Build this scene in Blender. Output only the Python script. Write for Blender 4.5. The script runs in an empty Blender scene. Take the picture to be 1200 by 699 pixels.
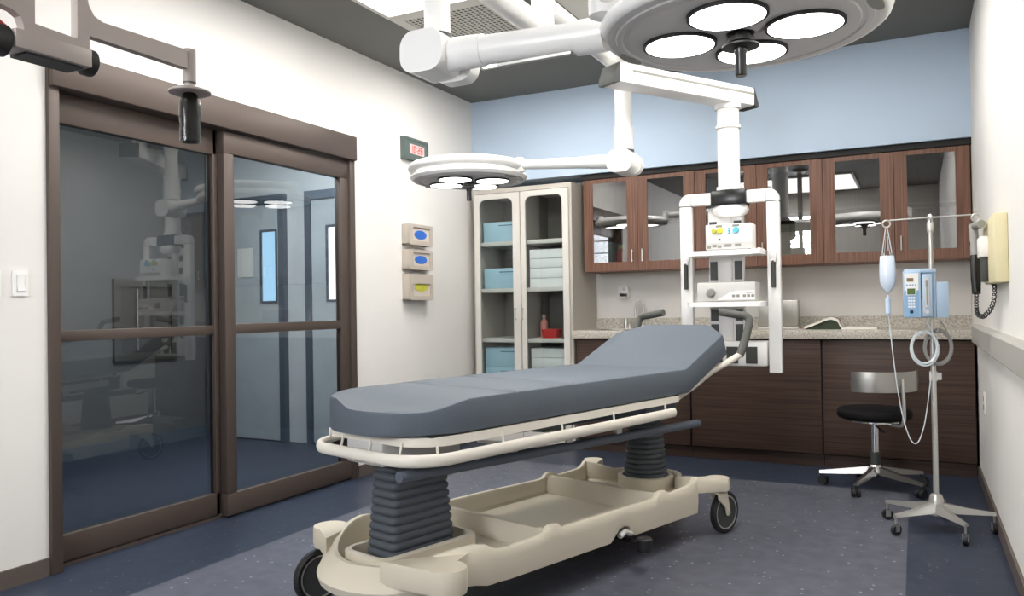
import bpy, bmesh, math, random
from mathutils import Vector, Matrix
random.seed(7)
PI = math.pi
COL = bpy.context.scene.collection
SC = bpy.context.scene

# ------------------------------------------------------------------ materials
def lin(c):
    return tuple(((v/255)/12.92 if v/255 <= .04045 else ((v/255+.055)/1.055)**2.4) for v in c) + (1.0,)

def mat(name, rgb, rough=.5, metal=0.0, noise=0.0, nscale=40.0, bump=0.0, spec=.5, coat=0.0):
    m = bpy.data.materials.new(name); m.use_nodes = True
    nt = m.node_tree; b = nt.nodes['Principled BSDF']
    c = lin(rgb)
    b.inputs['Base Color'].default_value = c
    b.inputs['Roughness'].default_value = rough
    b.inputs['Metallic'].default_value = metal
    b.inputs['Specular IOR Level'].default_value = spec
    b.inputs['Coat Weight'].default_value = coat
    if noise or bump:
        tc = nt.nodes.new('ShaderNodeTexCoord'); n = nt.nodes.new('ShaderNodeTexNoise')
        n.inputs['Scale'].default_value = nscale; n.inputs['Detail'].default_value = 4
        nt.links.new(tc.outputs['Object'], n.inputs['Vector'])
        if noise:
            r = nt.nodes.new('ShaderNodeValToRGB')
            r.color_ramp.elements[0].position = .3; r.color_ramp.elements[1].position = .7
            r.color_ramp.elements[0].color = tuple(max(0, v*(1-noise)) for v in c[:3])+(1,)
            r.color_ramp.elements[1].color = tuple(min(1, v*(1+noise)) for v in c[:3])+(1,)
            nt.links.new(n.outputs['Fac'], r.inputs['Fac']); nt.links.new(r.outputs['Color'], b.inputs['Base Color'])
        if bump:
            bp = nt.nodes.new('ShaderNodeBump'); bp.inputs['Strength'].default_value = bump
            bp.inputs['Distance'].default_value = .002
            nt.links.new(n.outputs['Fac'], bp.inputs['Height']); nt.links.new(bp.outputs['Normal'], b.inputs['Normal'])
    return m

def emit(name, rgb, strength):
    m = bpy.data.materials.new(name); m.use_nodes = True
    nt = m.node_tree; nt.nodes.remove(nt.nodes['Principled BSDF'])
    e = nt.nodes.new('ShaderNodeEmission'); e.inputs['Color'].default_value = lin(rgb); e.inputs['Strength'].default_value = strength
    nt.links.new(e.outputs[0], nt.nodes['Material Output'].inputs['Surface'])
    return m

def glass(name, tint, ior=1.5, extra=0.0, rough=0.0, gcol=(255, 255, 255)):
    m = bpy.data.materials.new(name); m.use_nodes = True
    nt = m.node_tree; nt.nodes.remove(nt.nodes['Principled BSDF'])
    t = nt.nodes.new('ShaderNodeBsdfTransparent'); t.inputs['Color'].default_value = lin(tint)
    g = nt.nodes.new('ShaderNodeBsdfGlossy'); g.inputs['Roughness'].default_value = rough; g.inputs['Color'].default_value = lin(gcol)
    f = nt.nodes.new('ShaderNodeFresnel'); f.inputs['IOR'].default_value = ior
    x = nt.nodes.new('ShaderNodeMixShader')
    fac = f.outputs[0]
    if extra:
        a = nt.nodes.new('ShaderNodeMath'); a.operation = 'ADD'; a.inputs[1].default_value = extra; a.use_clamp = True
        nt.links.new(fac, a.inputs[0]); fac = a.outputs[0]
    ge = nt.nodes.new('ShaderNodeNewGeometry'); k1 = nt.nodes.new('ShaderNodeMath'); k1.operation = 'SUBTRACT'; k1.inputs[0].default_value = 1
    k2 = nt.nodes.new('ShaderNodeMath'); k2.operation = 'MULTIPLY'
    nt.links.new(ge.outputs['Backfacing'], k1.inputs[1]); nt.links.new(fac, k2.inputs[0]); nt.links.new(k1.outputs[0], k2.inputs[1]); fac = k2.outputs[0]
    nt.links.new(fac, x.inputs[0]); nt.links.new(t.outputs[0], x.inputs[1]); nt.links.new(g.outputs[0], x.inputs[2])
    nt.links.new(x.outputs[0], nt.nodes['Material Output'].inputs['Surface'])
    return m

def wood(name, dark, light, scale, rough=.45):
    """straight grain veneer; scale = (x, y, z) of the stretched noise"""
    m = bpy.data.materials.new(name); m.use_nodes = True
    nt = m.node_tree; b = nt.nodes['Principled BSDF']; b.inputs['Roughness'].default_value = rough
    b.inputs['Specular IOR Level'].default_value = .3
    tc = nt.nodes.new('ShaderNodeTexCoord'); mp = nt.nodes.new('ShaderNodeMapping'); mp.inputs['Scale'].default_value = scale
    n = nt.nodes.new('ShaderNodeTexNoise'); n.inputs['Scale'].default_value = 1; n.inputs['Detail'].default_value = 3
    r = nt.nodes.new('ShaderNodeValToRGB'); r.color_ramp.elements[0].position = .36; r.color_ramp.elements[1].position = .64
    r.color_ramp.elements[0].color = lin(dark); r.color_ramp.elements[1].color = lin(light)
    nt.links.new(tc.outputs['Object'], mp.inputs['Vector']); nt.links.new(mp.outputs[0], n.inputs['Vector'])
    nt.links.new(n.outputs['Fac'], r.inputs['Fac']); nt.links.new(r.outputs['Color'], b.inputs['Base Color'])
    return m

def floor_material():
    m = bpy.data.materials.new('speckled_vinyl'); m.use_nodes = True
    nt = m.node_tree; N = nt.nodes; L = nt.links; b = N['Principled BSDF']
    b.inputs['Roughness'].default_value = .42; b.inputs['Specular IOR Level'].default_value = .35
    tc = N.new('ShaderNodeTexCoord'); sp = N.new('ShaderNodeSeparateXYZ'); L.new(tc.outputs['Object'], sp.inputs[0])
    def cmp(sock, op, v):
        q = N.new('ShaderNodeMath'); q.operation = op; q.inputs[1].default_value = v; L.new(sock, q.inputs[0]); return q.outputs[0]
    def mul(a, c):
        q = N.new('ShaderNodeMath'); q.operation = 'MULTIPLY'; L.new(a, q.inputs[0]); L.new(c, q.inputs[1]); return q.outputs[0]
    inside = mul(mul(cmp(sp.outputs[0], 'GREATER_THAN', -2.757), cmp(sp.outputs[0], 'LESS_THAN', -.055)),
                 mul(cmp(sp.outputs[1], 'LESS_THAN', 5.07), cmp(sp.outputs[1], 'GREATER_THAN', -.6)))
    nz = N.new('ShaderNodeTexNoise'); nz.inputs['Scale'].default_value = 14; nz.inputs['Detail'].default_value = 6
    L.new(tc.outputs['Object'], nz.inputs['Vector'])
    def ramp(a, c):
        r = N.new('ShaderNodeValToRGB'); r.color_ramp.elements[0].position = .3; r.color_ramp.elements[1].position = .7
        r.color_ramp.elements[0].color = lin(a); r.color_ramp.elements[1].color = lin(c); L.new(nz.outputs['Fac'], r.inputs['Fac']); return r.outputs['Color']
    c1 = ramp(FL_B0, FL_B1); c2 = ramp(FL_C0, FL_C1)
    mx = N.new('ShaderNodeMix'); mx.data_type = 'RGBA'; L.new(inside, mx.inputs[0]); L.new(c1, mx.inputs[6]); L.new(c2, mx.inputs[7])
    # chips
    vo = N.new('ShaderNodeTexVoronoi'); vo.inputs['Scale'].default_value = 30; L.new(tc.outputs['Object'], vo.inputs['Vector'])
    chip = cmp(vo.outputs['Distance'], 'LESS_THAN', .17)
    sc = N.new('ShaderNodeSeparateColor'); L.new(vo.outputs['Color'], sc.inputs[0])
    few = cmp(sc.outputs[0], 'GREATER_THAN', .72)
    k = mul(chip, few); kk = mul(k, inside)
    s = N.new('ShaderNodeMath'); s.operation = 'MULTIPLY_ADD'; s.inputs[1].default_value = .4; L.new(kk, s.inputs[0])
    s2 = N.new('ShaderNodeMath'); s2.operation = 'MULTIPLY'; s2.inputs[1].default_value = .18; L.new(k, s2.inputs[0]); L.new(s2.outputs[0], s.inputs[2])
    m2 = N.new('ShaderNodeMix'); m2.data_type = 'RGBA'; L.new(s.outputs[0], m2.inputs[0]); L.new(mx.outputs[2], m2.inputs[6]); m2.inputs[7].default_value = lin((190, 195, 205))
    L.new(m2.outputs[2], b.inputs['Base Color'])
    return m

def granite():
    m = bpy.data.materials.new('speckled_granite'); m.use_nodes = True
    nt = m.node_tree; N = nt.nodes; L = nt.links; b = N['Principled BSDF']; b.inputs['Roughness'].default_value = .4
    tc = N.new('ShaderNodeTexCoord'); nz = N.new('ShaderNodeTexNoise'); nz.inputs['Scale'].default_value = 95; nz.inputs['Detail'].default_value = 5
    L.new(tc.outputs['Object'], nz.inputs['Vector'])
    r = N.new('ShaderNodeValToRGB'); e = r.color_ramp.elements
    e[0].position = .36; e[0].color = lin((158, 151, 139)); e[1].position = .6; e[1].color = lin((206, 200, 188))
    L.new(nz.outputs['Fac'], r.inputs['Fac']); L.new(r.outputs['Color'], b.inputs['Base Color'])
    return m

def perforated():
    m = bpy.data.materials.new('perforated_metal'); m.use_nodes = True
    nt = m.node_tree; N = nt.nodes; L = nt.links; b = N['Principled BSDF']; b.inputs['Roughness'].default_value = .5
    tc = N.new('ShaderNodeTexCoord'); sp = N.new('ShaderNodeSeparateXYZ'); L.new(tc.outputs['Object'], sp.inputs[0])
    def M(op, a, c=None):
        q = N.new('ShaderNodeMath'); q.operation = op
        for i, v in enumerate((a, c)):
            if v is None: continue
            if isinstance(v, (int, float)): q.inputs[i].default_value = v
            else: L.new(v, q.inputs[i])
        return q.outputs[0]
    f = 2*PI/.06
    s = M('SINE', M('MULTIPLY', M('ADD', sp.outputs[0], sp.outputs[1]), f)); c = M('SINE', M('MULTIPLY', M('SUBTRACT', sp.outputs[0], sp.outputs[1]), f))
    hole = M('GREATER_THAN', M('MULTIPLY', s, c), .22)
    mx = N.new('ShaderNodeMix'); mx.data_type = 'RGBA'; L.new(hole, mx.inputs[0]); mx.inputs[6].default_value = lin((176, 174, 164)); mx.inputs[7].default_value = lin((22, 22, 20))
    L.new(mx.outputs[2], b.inputs['Base Color'])
    return m

def brushed(name, rgb, rough=.3):
    m = mat(name, rgb, rough, 1.0)
    nt = m.node_tree; tc = nt.nodes.new('ShaderNodeTexCoord'); mp = nt.nodes.new('ShaderNodeMapping'); mp.inputs['Scale'].default_value = (300, 300, 3)
    n = nt.nodes.new('ShaderNodeTexNoise'); n.inputs['Scale'].default_value = 1
    r = nt.nodes.new('ShaderNodeMapRange'); r.inputs[3].default_value = rough-.1; r.inputs[4].default_value = rough+.12
    nt.links.new(tc.outputs['Object'], mp.inputs['Vector']); nt.links.new(mp.outputs[0], n.inputs['Vector']); nt.links.new(n.outputs['Fac'], r.inputs[0])
    nt.links.new(r.outputs[0], nt.nodes['Principled BSDF'].inputs['Roughness'])
    return m

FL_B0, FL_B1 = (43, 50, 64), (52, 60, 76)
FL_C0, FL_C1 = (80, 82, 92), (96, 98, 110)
M = dict(
    wall=mat('warm_white_paint', (231, 228, 223), .75, noise=.015, nscale=3),
    blue=mat('pale_blue_paint', (184, 201, 219), .75, noise=.015, nscale=3),
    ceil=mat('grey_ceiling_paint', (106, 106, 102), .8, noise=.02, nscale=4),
    panel=mat('light_grey_ceiling_panel', (196, 194, 186), .6),
    corr_shaded=mat('corridor_paint_shaded', (98, 98, 96), .75, noise=.03, nscale=5),  # corridor wall paint darkened: the side wall's lack of light is in the colour
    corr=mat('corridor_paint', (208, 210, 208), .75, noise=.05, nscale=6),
    corrdoor=mat('corridor_door_laminate', (186, 192, 192), .6, noise=.05, nscale=7),
    dkframe=mat('dark_grey_door_frame', (84, 94, 104), .5),
    base=mat('taupe_rubber_baseboard', (92, 82, 76), .6),
    bronze=mat('bronze_anodised_aluminium', (86, 75, 69), .45, .2, spec=.35),
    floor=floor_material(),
    granite=granite(),
    perf=perforated(),
    white=mat('white_enamel', (243, 242, 239), .28, coat=.2),
    whitep=mat('white_plastic', (240, 238, 236), .4),
    lampgrey=mat('lamp_underside_grey', (205, 203, 201), .5),
    black=mat('black_rubber', (26, 26, 27), .55),
    bgloss=mat('black_gloss_plastic', (22, 23, 24), .25),
    dkgrey=mat('dark_grey_plastic', (62, 64, 62), .5),
    mattress=mat('slate_blue_vinyl', (90, 98, 107), .6, noise=.06, nscale=160, bump=.12, spec=.35),
    bellows=mat('charcoal_rubber_bellows', (72, 78, 85), .6),
    cream=mat('cream_moulded_plastic', (214, 205, 186), .42, noise=.012, nscale=5),
    creammet=mat('cream_powder_coat', (226, 220, 208), .38),
    bluegrey=mat('blue_grey_tube', (80, 88, 100), .5),
    foam=mat('grey_foam_grip', (84, 84, 80), .7, noise=.08, nscale=120),
    chrome=mat('chrome', (225, 225, 225), .12, 1.0),
    steel=brushed('brushed_steel', (190, 188, 182), .32),
    stoolm=mat('stool_chrome', (150, 148, 145), .3, 1.0),
    satin=mat('satin_aluminium', (205, 203, 198), .35, .85),
    woodu=wood('brown_veneer_upright', (97, 68, 54), (126, 91, 74), (110, 110, 2.2)),
    woodl_shaded=wood('brown_veneer_level_shaded', (60, 45, 38), (80, 62, 53), (1.6, 60, 120)),  # same brown veneer, darkened to put the weak low light into the colour
    dark=mat('black_gap', (20, 19, 18), .7),
    cab=mat('taupe_metal_cabinet', (188, 182, 172), .45, .1),
    cabd=mat('light_metal_door', (214, 210, 202), .42, .1),
    cabin=mat('cabinet_interior', (128, 124, 116), .6),
    bin=mat('light_blue_plastic', (170, 206, 222), .45),
    bind=mat('teal_label_slot', (84, 120, 136), .5),
    carton=mat('white_carton', (236, 237, 234), .6, noise=.02, nscale=20),
    red=mat('red_plastic', (196, 44, 44), .4),
    pink=mat('pink_bottle', (222, 150, 140), .4),
    gbody=mat('beige_dispenser', (190, 180, 168), .5),
    gbox=mat('beige_carton', (206, 196, 184), .6),
    gblue=mat('blue_oval_opening', (52, 108, 200), .5, noise=.15, nscale=60),
    gyel=mat('yellow_green_glove', (196, 194, 70), .5, noise=.15, nscale=60),
    clock=mat('green_grey_clock_case', (92, 104, 100), .45),
    lcd=mat('pale_pink_display', (216, 188, 184), .4),
    digit=emit('red_digits', (236, 96, 96), .9),
    pump=mat('light_blue_device_plastic', (166, 188, 210), .4),
    pumpd=mat('mid_blue_panel', (132, 174, 214), .4),
    green=mat('green_screen', (76, 104, 52), .3),
    olive=mat('brown_screen', (120, 104, 78), .35),
    fluid=glass('clear_bag_plastic', (244, 248, 252), 1.3, .03, .25),
    tubing=mat('clear_tubing', (214, 222, 226), .25),
    greycoil=mat('grey_cable', (150, 148, 144), .45),
    yellow=mat('pale_yellow_board', (224, 214, 174), .5, noise=.03, nscale=12),
    rail=mat('grey_bumper_plastic', (172, 169, 162), .55),
    bracket=mat('taupe_grey_powder_coat', (170, 160, 154), .42, .1),
    sleeve=glass('clear_sleeve', (224, 224, 222), 1.3, 0, .15),
    cglass=glass('cabinet_glass', (244, 247, 247), 1.45, .02),
    wglass=glass('wall_cabinet_glass', (206, 206, 200), 1.6, .2),
    dglass=glass('tinted_door_glass', (212, 216, 217), 1.5, .035),
    vglass=emit('bright_window_light', (172, 214, 244), 1.7),
    vwhite=emit('bright_window_white', (255, 255, 255), 2.5),
    steelcab=mat('olive_steel', (84, 82, 74), .4, .4),
    paper=mat('printed_paper', (236, 232, 222), .6),
    pgreen=mat('dark_green_page', (44, 58, 38), .5),
    pred=mat('dark_red_print', (112, 52, 44), .5),
    print=mat('grey_print', (140, 140, 132), .6),
    yknob=mat('yellow_knob', (214, 214, 50), .4),
    bknob=mat('turquoise_knob', (90, 190, 208), .4),
    lgrey=mat('light_grey_plastic', (206, 204, 200), .45),
    padblack=mat('black_vinyl', (11, 11, 12), .7, spec=.2),
    lens=emit('lamp_lens', (255, 253, 248), 6.0),
    light=emit('ceiling_diffuser', (255, 252, 248), 8.5),
    light_fill=emit('fill_panel_diffuser', (255, 252, 248), 3.4),  # glow of the added fill panel at the near end
    light_high=emit('ceiling_diffuser_full', (255, 252, 248), 17.0),
    fill_day=emit('fill_daylight', (244, 248, 255), 26.0),  # glow of the made-up window behind the viewer
    clight=emit('corridor_diffuser', (240, 246, 255), 36.0),
    woodgrainframe=mat('dark_frame', (60, 56, 52), .5),
)

# ------------------------------------------------------------------ mesh helper
class G:
    def __init__(s): s.bm = bmesh.new(); s.mats = []; s.mi = 0
    def use(s, m):
        if m not in s.mats: s.mats.append(m)
        s.mi = s.mats.index(m); return s
    def _add(s, verts, faces):
        vs = [s.bm.verts.new(v) for v in verts]; out = []
        for f in faces:
            try: fc = s.bm.faces.new([vs[i] for i in f])
            except ValueError: continue
            fc.material_index = s.mi; out.append(fc)
        return vs, out
    def box(s, x0, x1, y0, y1, z0, z1, bev=0, seg=2, mtx=None):
        v = [(x, y, z) for z in (z0, z1) for y in (y0, y1) for x in (x0, x1)]
        vs, fs = s._add(v, [(0, 2, 3, 1), (4, 5, 7, 6), (0, 1, 5, 4), (2, 6, 7, 3), (0, 4, 6, 2), (1, 3, 7, 5)])
        if bev:
            es = list({e for f in fs for e in f.edges})
            r = bmesh.ops.bevel(s.bm, geom=es, offset=bev, segments=seg, affect='EDGES', profile=.5)
            vs = list({v for f in r['faces'] for v in f.verts})
            for f in r['faces']: f.material_index = s.mi
            allf = set(r['faces'])
            for v in vs: allf.update(v.link_faces)
            for f in allf: f.material_index = s.mi
            vs = list({v for f in allf for v in f.verts})
        if mtx is not None:
            for v in vs: v.co = mtx @ v.co
        return s
    def rings(s, rings, cap=True, closed=False):
        n = len(rings[0]); vs = []
        for r in rings: vs.append([s.bm.verts.new(p) for p in r])
        m = len(rings)
        for i in range(m if closed else m-1):
            a, b = vs[i], vs[(i+1) % m]
            for j in range(n):
                k = (j+1) % n
                f = s.bm.faces.new((a[j], a[k], b[k], b[j])); f.material_index = s.mi
        if cap and not closed:
            for r, rev in ((vs[0], True), (vs[-1], False)):
                f = s.bm.faces.new(r[::-1] if rev else r); f.material_index = s.mi
        return s
    def cyl(s, p0, p1, r0, r1=None, seg=24, cap=True):
        r1 = r0 if r1 is None else r1
        p0, p1 = Vector(p0), Vector(p1); d = (p1-p0).normalized()
        a = d.orthogonal().normalized(); b = d.cross(a)
        cs = [(math.cos(2*PI*i/seg), math.sin(2*PI*i/seg)) for i in range(seg)]
        return s.rings([[p+(a*c+b*q)*r for c, q in cs] for p, r in ((p0, r0), (p1, r1))], cap)
    def tube(s, pts, r, seg=10, closed=False, cap=True):
        P = [Vector(p) for p in pts]; n = len(P); rs = r if isinstance(r, (list, tuple)) else [r]*n
        rings = []; a = None
        for i in range(n):
            if closed: t = (P[(i+1) % n]-P[i-1]).normalized()
            else: t = (P[min(i+1, n-1)]-P[max(i-1, 0)]).normalized()
            if a is None: a = t.orthogonal().normalized()
            a = (a-t*a.dot(t)).normalized(); b = t.cross(a)
            rings.append([P[i]+(a*math.cos(2*PI*k/seg)+b*math.sin(2*PI*k/seg))*rs[i] for k in range(seg)])
        return s.rings(rings, cap, closed)
    def lathe(s, prof, c=(0, 0, 0), seg=32, axis='z', ry=1.0, ring=False):
        c = Vector(c); rings = []
        for r, h in prof:
            ring_ = []
            for k in range(seg):
                t = 2*PI*k/seg; u, v = r*math.cos(t), r*math.sin(t)*ry
                if axis == 'z': q = Vector((u, v, h))
                elif axis == 'x': q = Vector((h, u, v))
                else: q = Vector((u, h, v))
                ring_.append(c+q)
            rings.append(ring_)
        return s.rings(rings, not ring, ring)
    def prism(s, poly, axis, a0, a1):
        """poly: 2-D points in the two other axes in xyz order"""
        def p(q, a):
            if axis == 'x': return (a, q[0], q[1])
            if axis == 'y': return (q[0], a, q[1])
            return (q[0], q[1], a)
        return s.rings([[p(q, a) for q in poly] for a in (a0, a1)])
    def plate(s, outer, inner, axis, a0, a1):
        """plate with a hole: outer and inner loops with the same number of points"""
        def p(q, a):
            if axis == 'x': return (a, q[0], q[1])
            if axis == 'y': return (q[0], a, q[1])
            return (q[0], q[1], a)
        n = len(outer)
        loops = [[p(q, a0) for q in outer], [p(q, a1) for q in outer], [p(q, a1) for q in inner], [p(q, a0) for q in inner]]
        return s.rings(loops, False, True)
    def build(s, name, m=None, parent=None, smooth=35, loc=None):
        bmesh.ops.recalc_face_normals(s.bm, faces=s.bm.faces)
        me = bpy.data.meshes.new(name); s.bm.to_mesh(me); s.bm.free()
        for x in (s.mats or [m]): me.materials.append(x)
        if smooth:
            for p in me.polygons: p.use_smooth = True
            me.set_sharp_from_angle(angle=math.radians(smooth))
        o = bpy.data.objects.new(name, me); COL.objects.link(o)
        if parent: o.parent = parent
        if loc: o.location = loc
        return o

def rrect(x0, x1, y0, y1, r, n=6, corners=(1, 1, 1, 1)):
    """rounded rectangle loop, corners order: (x1,y1),(x0,y1),(x0,y0),(x1,y0)"""
    out = []
    for i, (cx, cy, a0) in enumerate(((x1, y1, 0), (x0, y1, 90), (x0, y0, 180), (x1, y0, 270))):
        rr = r if corners[i] else r*.02
        sx = -1 if i in (0, 3) else 1; sy = -1 if i in (0, 1) else 1
        for k in range(n+1):
            t = math.radians(a0+90*k/n)
            out.append((cx+sx*rr+rr*math.cos(t), cy+sy*rr+rr*math.sin(t)))
    return out

def thing(name, label, cat, loc=(0, 0, 0), rz=0, group=None):
    o = bpy.data.objects.new(name, None); COL.objects.link(o); o.empty_display_size = .1
    o.location = loc; o.rotation_euler = (0, 0, rz); o['label'] = label; o['category'] = cat
    if group: o['group'] = group
    return o
def tag(o, label, cat, group=None):
    o['label'] = label; o['category'] = cat
    if group: o['group'] = group
    return o
def struct(o): o['kind'] = 'structure'; return o
def boxes(name, m, lst, parent=None, bev=0):
    g = G()
    for b in lst: g.box(*b, bev=bev)
    return g.build(name, m, parent)
def smooth_path(pts, n=8):
    P = [Vector(p) for p in pts]; out = []
    for i in range(len(P)-1):
        p0, p1, p2, p3 = P[max(i-1, 0)], P[i], P[i+1], P[min(i+2, len(P)-1)]
        for k in range(n):
            t = k/n
            out.append(.5*((2*p1)+(p2-p0)*t+(2*p0-5*p1+4*p2-p3)*t*t+(3*p1-p0-3*p2+p3)*t**3))
    out.append(P[-1]); return out

# ------------------------------------------------------------------ room
XL, XR, YB, YS, ZC, YF = -3.285, .335, 6.15, 5.755, 2.82, -1.6
DY0, DY1, DZ = 2.10, 4.165, 2.235
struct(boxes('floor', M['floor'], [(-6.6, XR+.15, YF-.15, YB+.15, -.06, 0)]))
struct(boxes('ceiling', M['ceil'], [(XL-.12, XR+.15, YF-.15, YB+.15, ZC, ZC+.06)]))
struct(boxes('wall_left', M['wall'], [(XL-.12, XL, YF-.15, DY0, 0, ZC), (XL-.12, XL, DY1, YB+.15, 0, ZC), (XL-.12, XL, DY0, DY1, DZ, ZC)]))
struct(boxes('wall_right', M['wall'], [(XR, XR+.15, YF-.15, YB+.15, 0, ZC)]))
struct(boxes('wall_back', M['wall'], [(XL, XR, YB, YB+.15, 0, ZC)]))
struct(boxes('wall_front', M['wall'], [(XL, XR, YF-.15, YF, 0, ZC)]))
struct(boxes('wall_soffit', M['blue'], [(XL, XR, YS, YB, 2.132, ZC)]))
struct(boxes('trim_1', M['dark'], [(-2.315, XR, 5.785, YB, 2.092, 2.132)]))
struct(boxes('baseboard_left', M['base'], [(XL, XL+.012, YF, DY0-.01, 0, .075), (XL, XL+.012, DY1+.01, 5.60, 0, .075)]))
struct(boxes('baseboard_right', M['base'], [(XR-.012, XR, YF, 5.66, 0, .075)]))
struct(boxes('baseboard_front', M['base'], [(XL+.012, XR-.012, YF, YF+.012, 0, .075)]))

# sliding glass door in the left wall
d1 = bpy.data.objects.new('door_1', None); COL.objects.link(d1); d1.location = (XL, (DY0+DY1)/2, 0); struct(d1)
def rel(g, name, m): 
    o = g.build(name, m, d1); o.location = (-XL, -(DY0+DY1)/2, 0); return o
g = G(); x0 = XL-.11
g.box(x0, XL+.02, DY0, DY0+.05, 0, DZ, .004).box(x0, XL+.02, DY1-.05, DY1, 0, 2.09, .004)
rel(g, 'door_frame', M['bronze'])
rel(G().box(x0, XL+.045, DY0+.004, DY1-.004, 2.078, DZ, .006), 'header', M['bronze'])
g = G(); xa, xb = XL-.095, XL-.05
g.box(xa, xb, 2.15, 3.07, 1.945, 2.078, .003).box(xa, xb, 2.15, 3.07, .02, .135, .003).box(xa, xb, 2.15, 2.163, .135, 1.945).box(xa, xb, 3.045, 3.09, .02, 2.078, .003)
g.box(xa+.003, xb-.003, 2.163, 3.045, .982, 1.03, .003)
fp = rel(g, 'fixed_panel', M['bronze'])
o = G().box(XL-.076, XL-.07, 2.163, 3.045, .135, .982).build('pane', M['dglass'], fp)
o = G().box(XL-.076, XL-.07, 2.163, 3.045, 1.03, 1.945).build('pane', M['dglass'], fp)
g = G(); xa, xb = XL-.045, XL+.005
g.box(xa, xb, 3.07, 4.112, 1.955, 2.072, .004).box(xa, xb, 3.07, 4.112, .012, .128, .004).box(xa, xb, 3.07, 3.14, .128, 1.955, .004).box(xa, xb, 4.032, 4.112, .128, 1.955, .004)
g.box(xa+.004, xb-.004, 3.14, 4.032, .982, 1.035, .003)
sp_ = rel(g, 'sliding_panel', M['bronze'])
G().box(XL-.022, XL-.016, 3.14, 4.032, .128, .982).build('pane', M['dglass'], sp_)
G().box(XL-.022, XL-.016, 3.14, 4.032, 1.035, 1.955).build('pane', M['dglass'], sp_)
rel(G().box(x0, XL-.046, DY0+.05, DY1-.05, 0, .012), 'threshold', M['bronze'])

# made-up window in the wall behind the viewer, added as frontal fill light
w1 = bpy.data.objects.new('fill_window_1', None); COL.objects.link(w1); w1.location = (-1.75, YF, 1.6); struct(w1)
G().plate([(-.60, -.05), (.60, -.05), (.60, .92), (-.60, .92)], [(-.54, .01), (.54, .01), (.54, .86), (-.54, .86)], 'y', 0, .04).build('window_frame', M['white'], w1)
g = G()
for x in (-.18, .18): g.box(x-.012, x+.012, .005, .03, .01, .86)
for z in (.22, .435, .65): g.box(-.54, .54, .006, .028, z-.01, z+.01)
g.build('muntins', M['white'], w1)
G().box(-.54, .54, .001, .004, .01, .86).build('fill_glow_pane', M['fill_day'], w1)

# corridor beyond the door
CX, CY = -5.67, 5.10
struct(boxes('wall_corridor_side', M['corr_shaded'], [(CX-.1, CX, -1.6, CY, 0, 2.7)]))
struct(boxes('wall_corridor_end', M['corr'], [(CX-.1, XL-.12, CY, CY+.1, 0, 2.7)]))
struct(boxes('wall_corridor_near', M['corr'], [(CX-.1, XL-.12, -1.7, -1.6, 0, 2.7)]))
struct(boxes('ceiling_corridor', M['corr'], [(CX-.1, XL-.12, -1.7, CY+.1, 2.7, 2.76)]))
struct(boxes('baseboard_corridor', M['dkframe'], [(CX, CX+.012, -1.6, CY, 0, .1)]))
def corridor_door(n, xa, xb, win, wm):
    d = bpy.data.objects.new('door_%d' % n, None); COL.objects.link(d); d.location = ((xa+xb)/2, CY, 0); struct(d)
    ox, oy = -(xa+xb)/2, -CY
    o = boxes('door_frame', M['dkframe'], [(xa, xa+.06, CY-.05, CY, 0, 2.09), (xb-.06, xb, CY-.05, CY, 0, 2.09), (xa+.06, xb-.06, CY-.05, CY, 2.02, 2.09)], d); o.location = (ox, oy, 0)
    w0, w1 = win
    o = boxes('door_leaf', M['corrdoor'], [(xa+.06, w0, CY-.03, CY-.002, .01, 2.02), (w1, xb-.06, CY-.03, CY-.002, .01, 2.02), (w0, w1, CY-.03, CY-.002, .01, 1.19), (w0, w1, CY-.03, CY-.002, 1.78, 2.02)], d); o.location = (ox, oy, 0)
    g = G().plate([(w0-.02, 1.17), (w1+.02, 1.17), (w1+.02, 1.80), (w0-.02, 1.80)], [(w0, 1.19), (w1, 1.19), (w1, 1.78), (w0, 1.78)], 'y', CY-.036, CY-.028)
    o = g.build('window_frame', M['dkframe'], d); o.location = (ox, oy, 0)
    o = boxes('lit_window', wm, [(w0, w1, CY-.02, CY-.012, 1.19, 1.78)], d); o.location = (ox, oy, 0)
    return d
corridor_door(2, -5.64, -4.72, (-4.98, -4.825), M['vglass'])
corridor_door(3, -4.49, -3.55, (-4.26, -4.15), M['vwhite'])
t = thing('notice', 'pale sheet of paper taped to the grey corridor door with the blue window', 'paper', (-5.17, CY-.032, 1.40))
G().box(-.09, .09, -.003, 0, 0, .25).build('sheet', M['paper'], t)
t = thing('recessed_cabinet', 'dark steel recessed cabinet with chrome bars on the corridor wall', 'cabinet', (CX, 4.45, .72))
g = G(); g.plate([(-.30, 0), (.30, 0), (.30, .66), (-.30, .66)], [(-.24, .06), (.24, .06), (.24, .60), (-.24, .60)], 'x', 0, .03); g.build('frame', M['steelcab'], t)
G().box(.001, .012, -.24, .24, .06, .60).build('door_panel', M['woodgrainframe'], t)
G().cyl((.035, -.10, .08), (.035, -.10, .58), .009).box(.01, .035, -.106, -.094, .1, .11).box(.01, .035, -.106, -.094, .55, .56).build('bar_handle', M['chrome'], t)
t = thing('corridor_light', 'ceiling light in the corridor beyond the glass door', 'light', (-4.0, 3.7, 2.70))
g = G(); g.plate([(-.34, -.64), (.34, -.64), (.34, .64), (-.34, .64)], [(-.3, -.6), (.3, -.6), (.3, .6), (-.3, .6)], 'z', -.03, 0); g.build('frame', M['whitep'], t)
G().box(-.3, .3, -.6, .6, -.02, -.006).build('diffuser', M['clight'], t)

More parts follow.
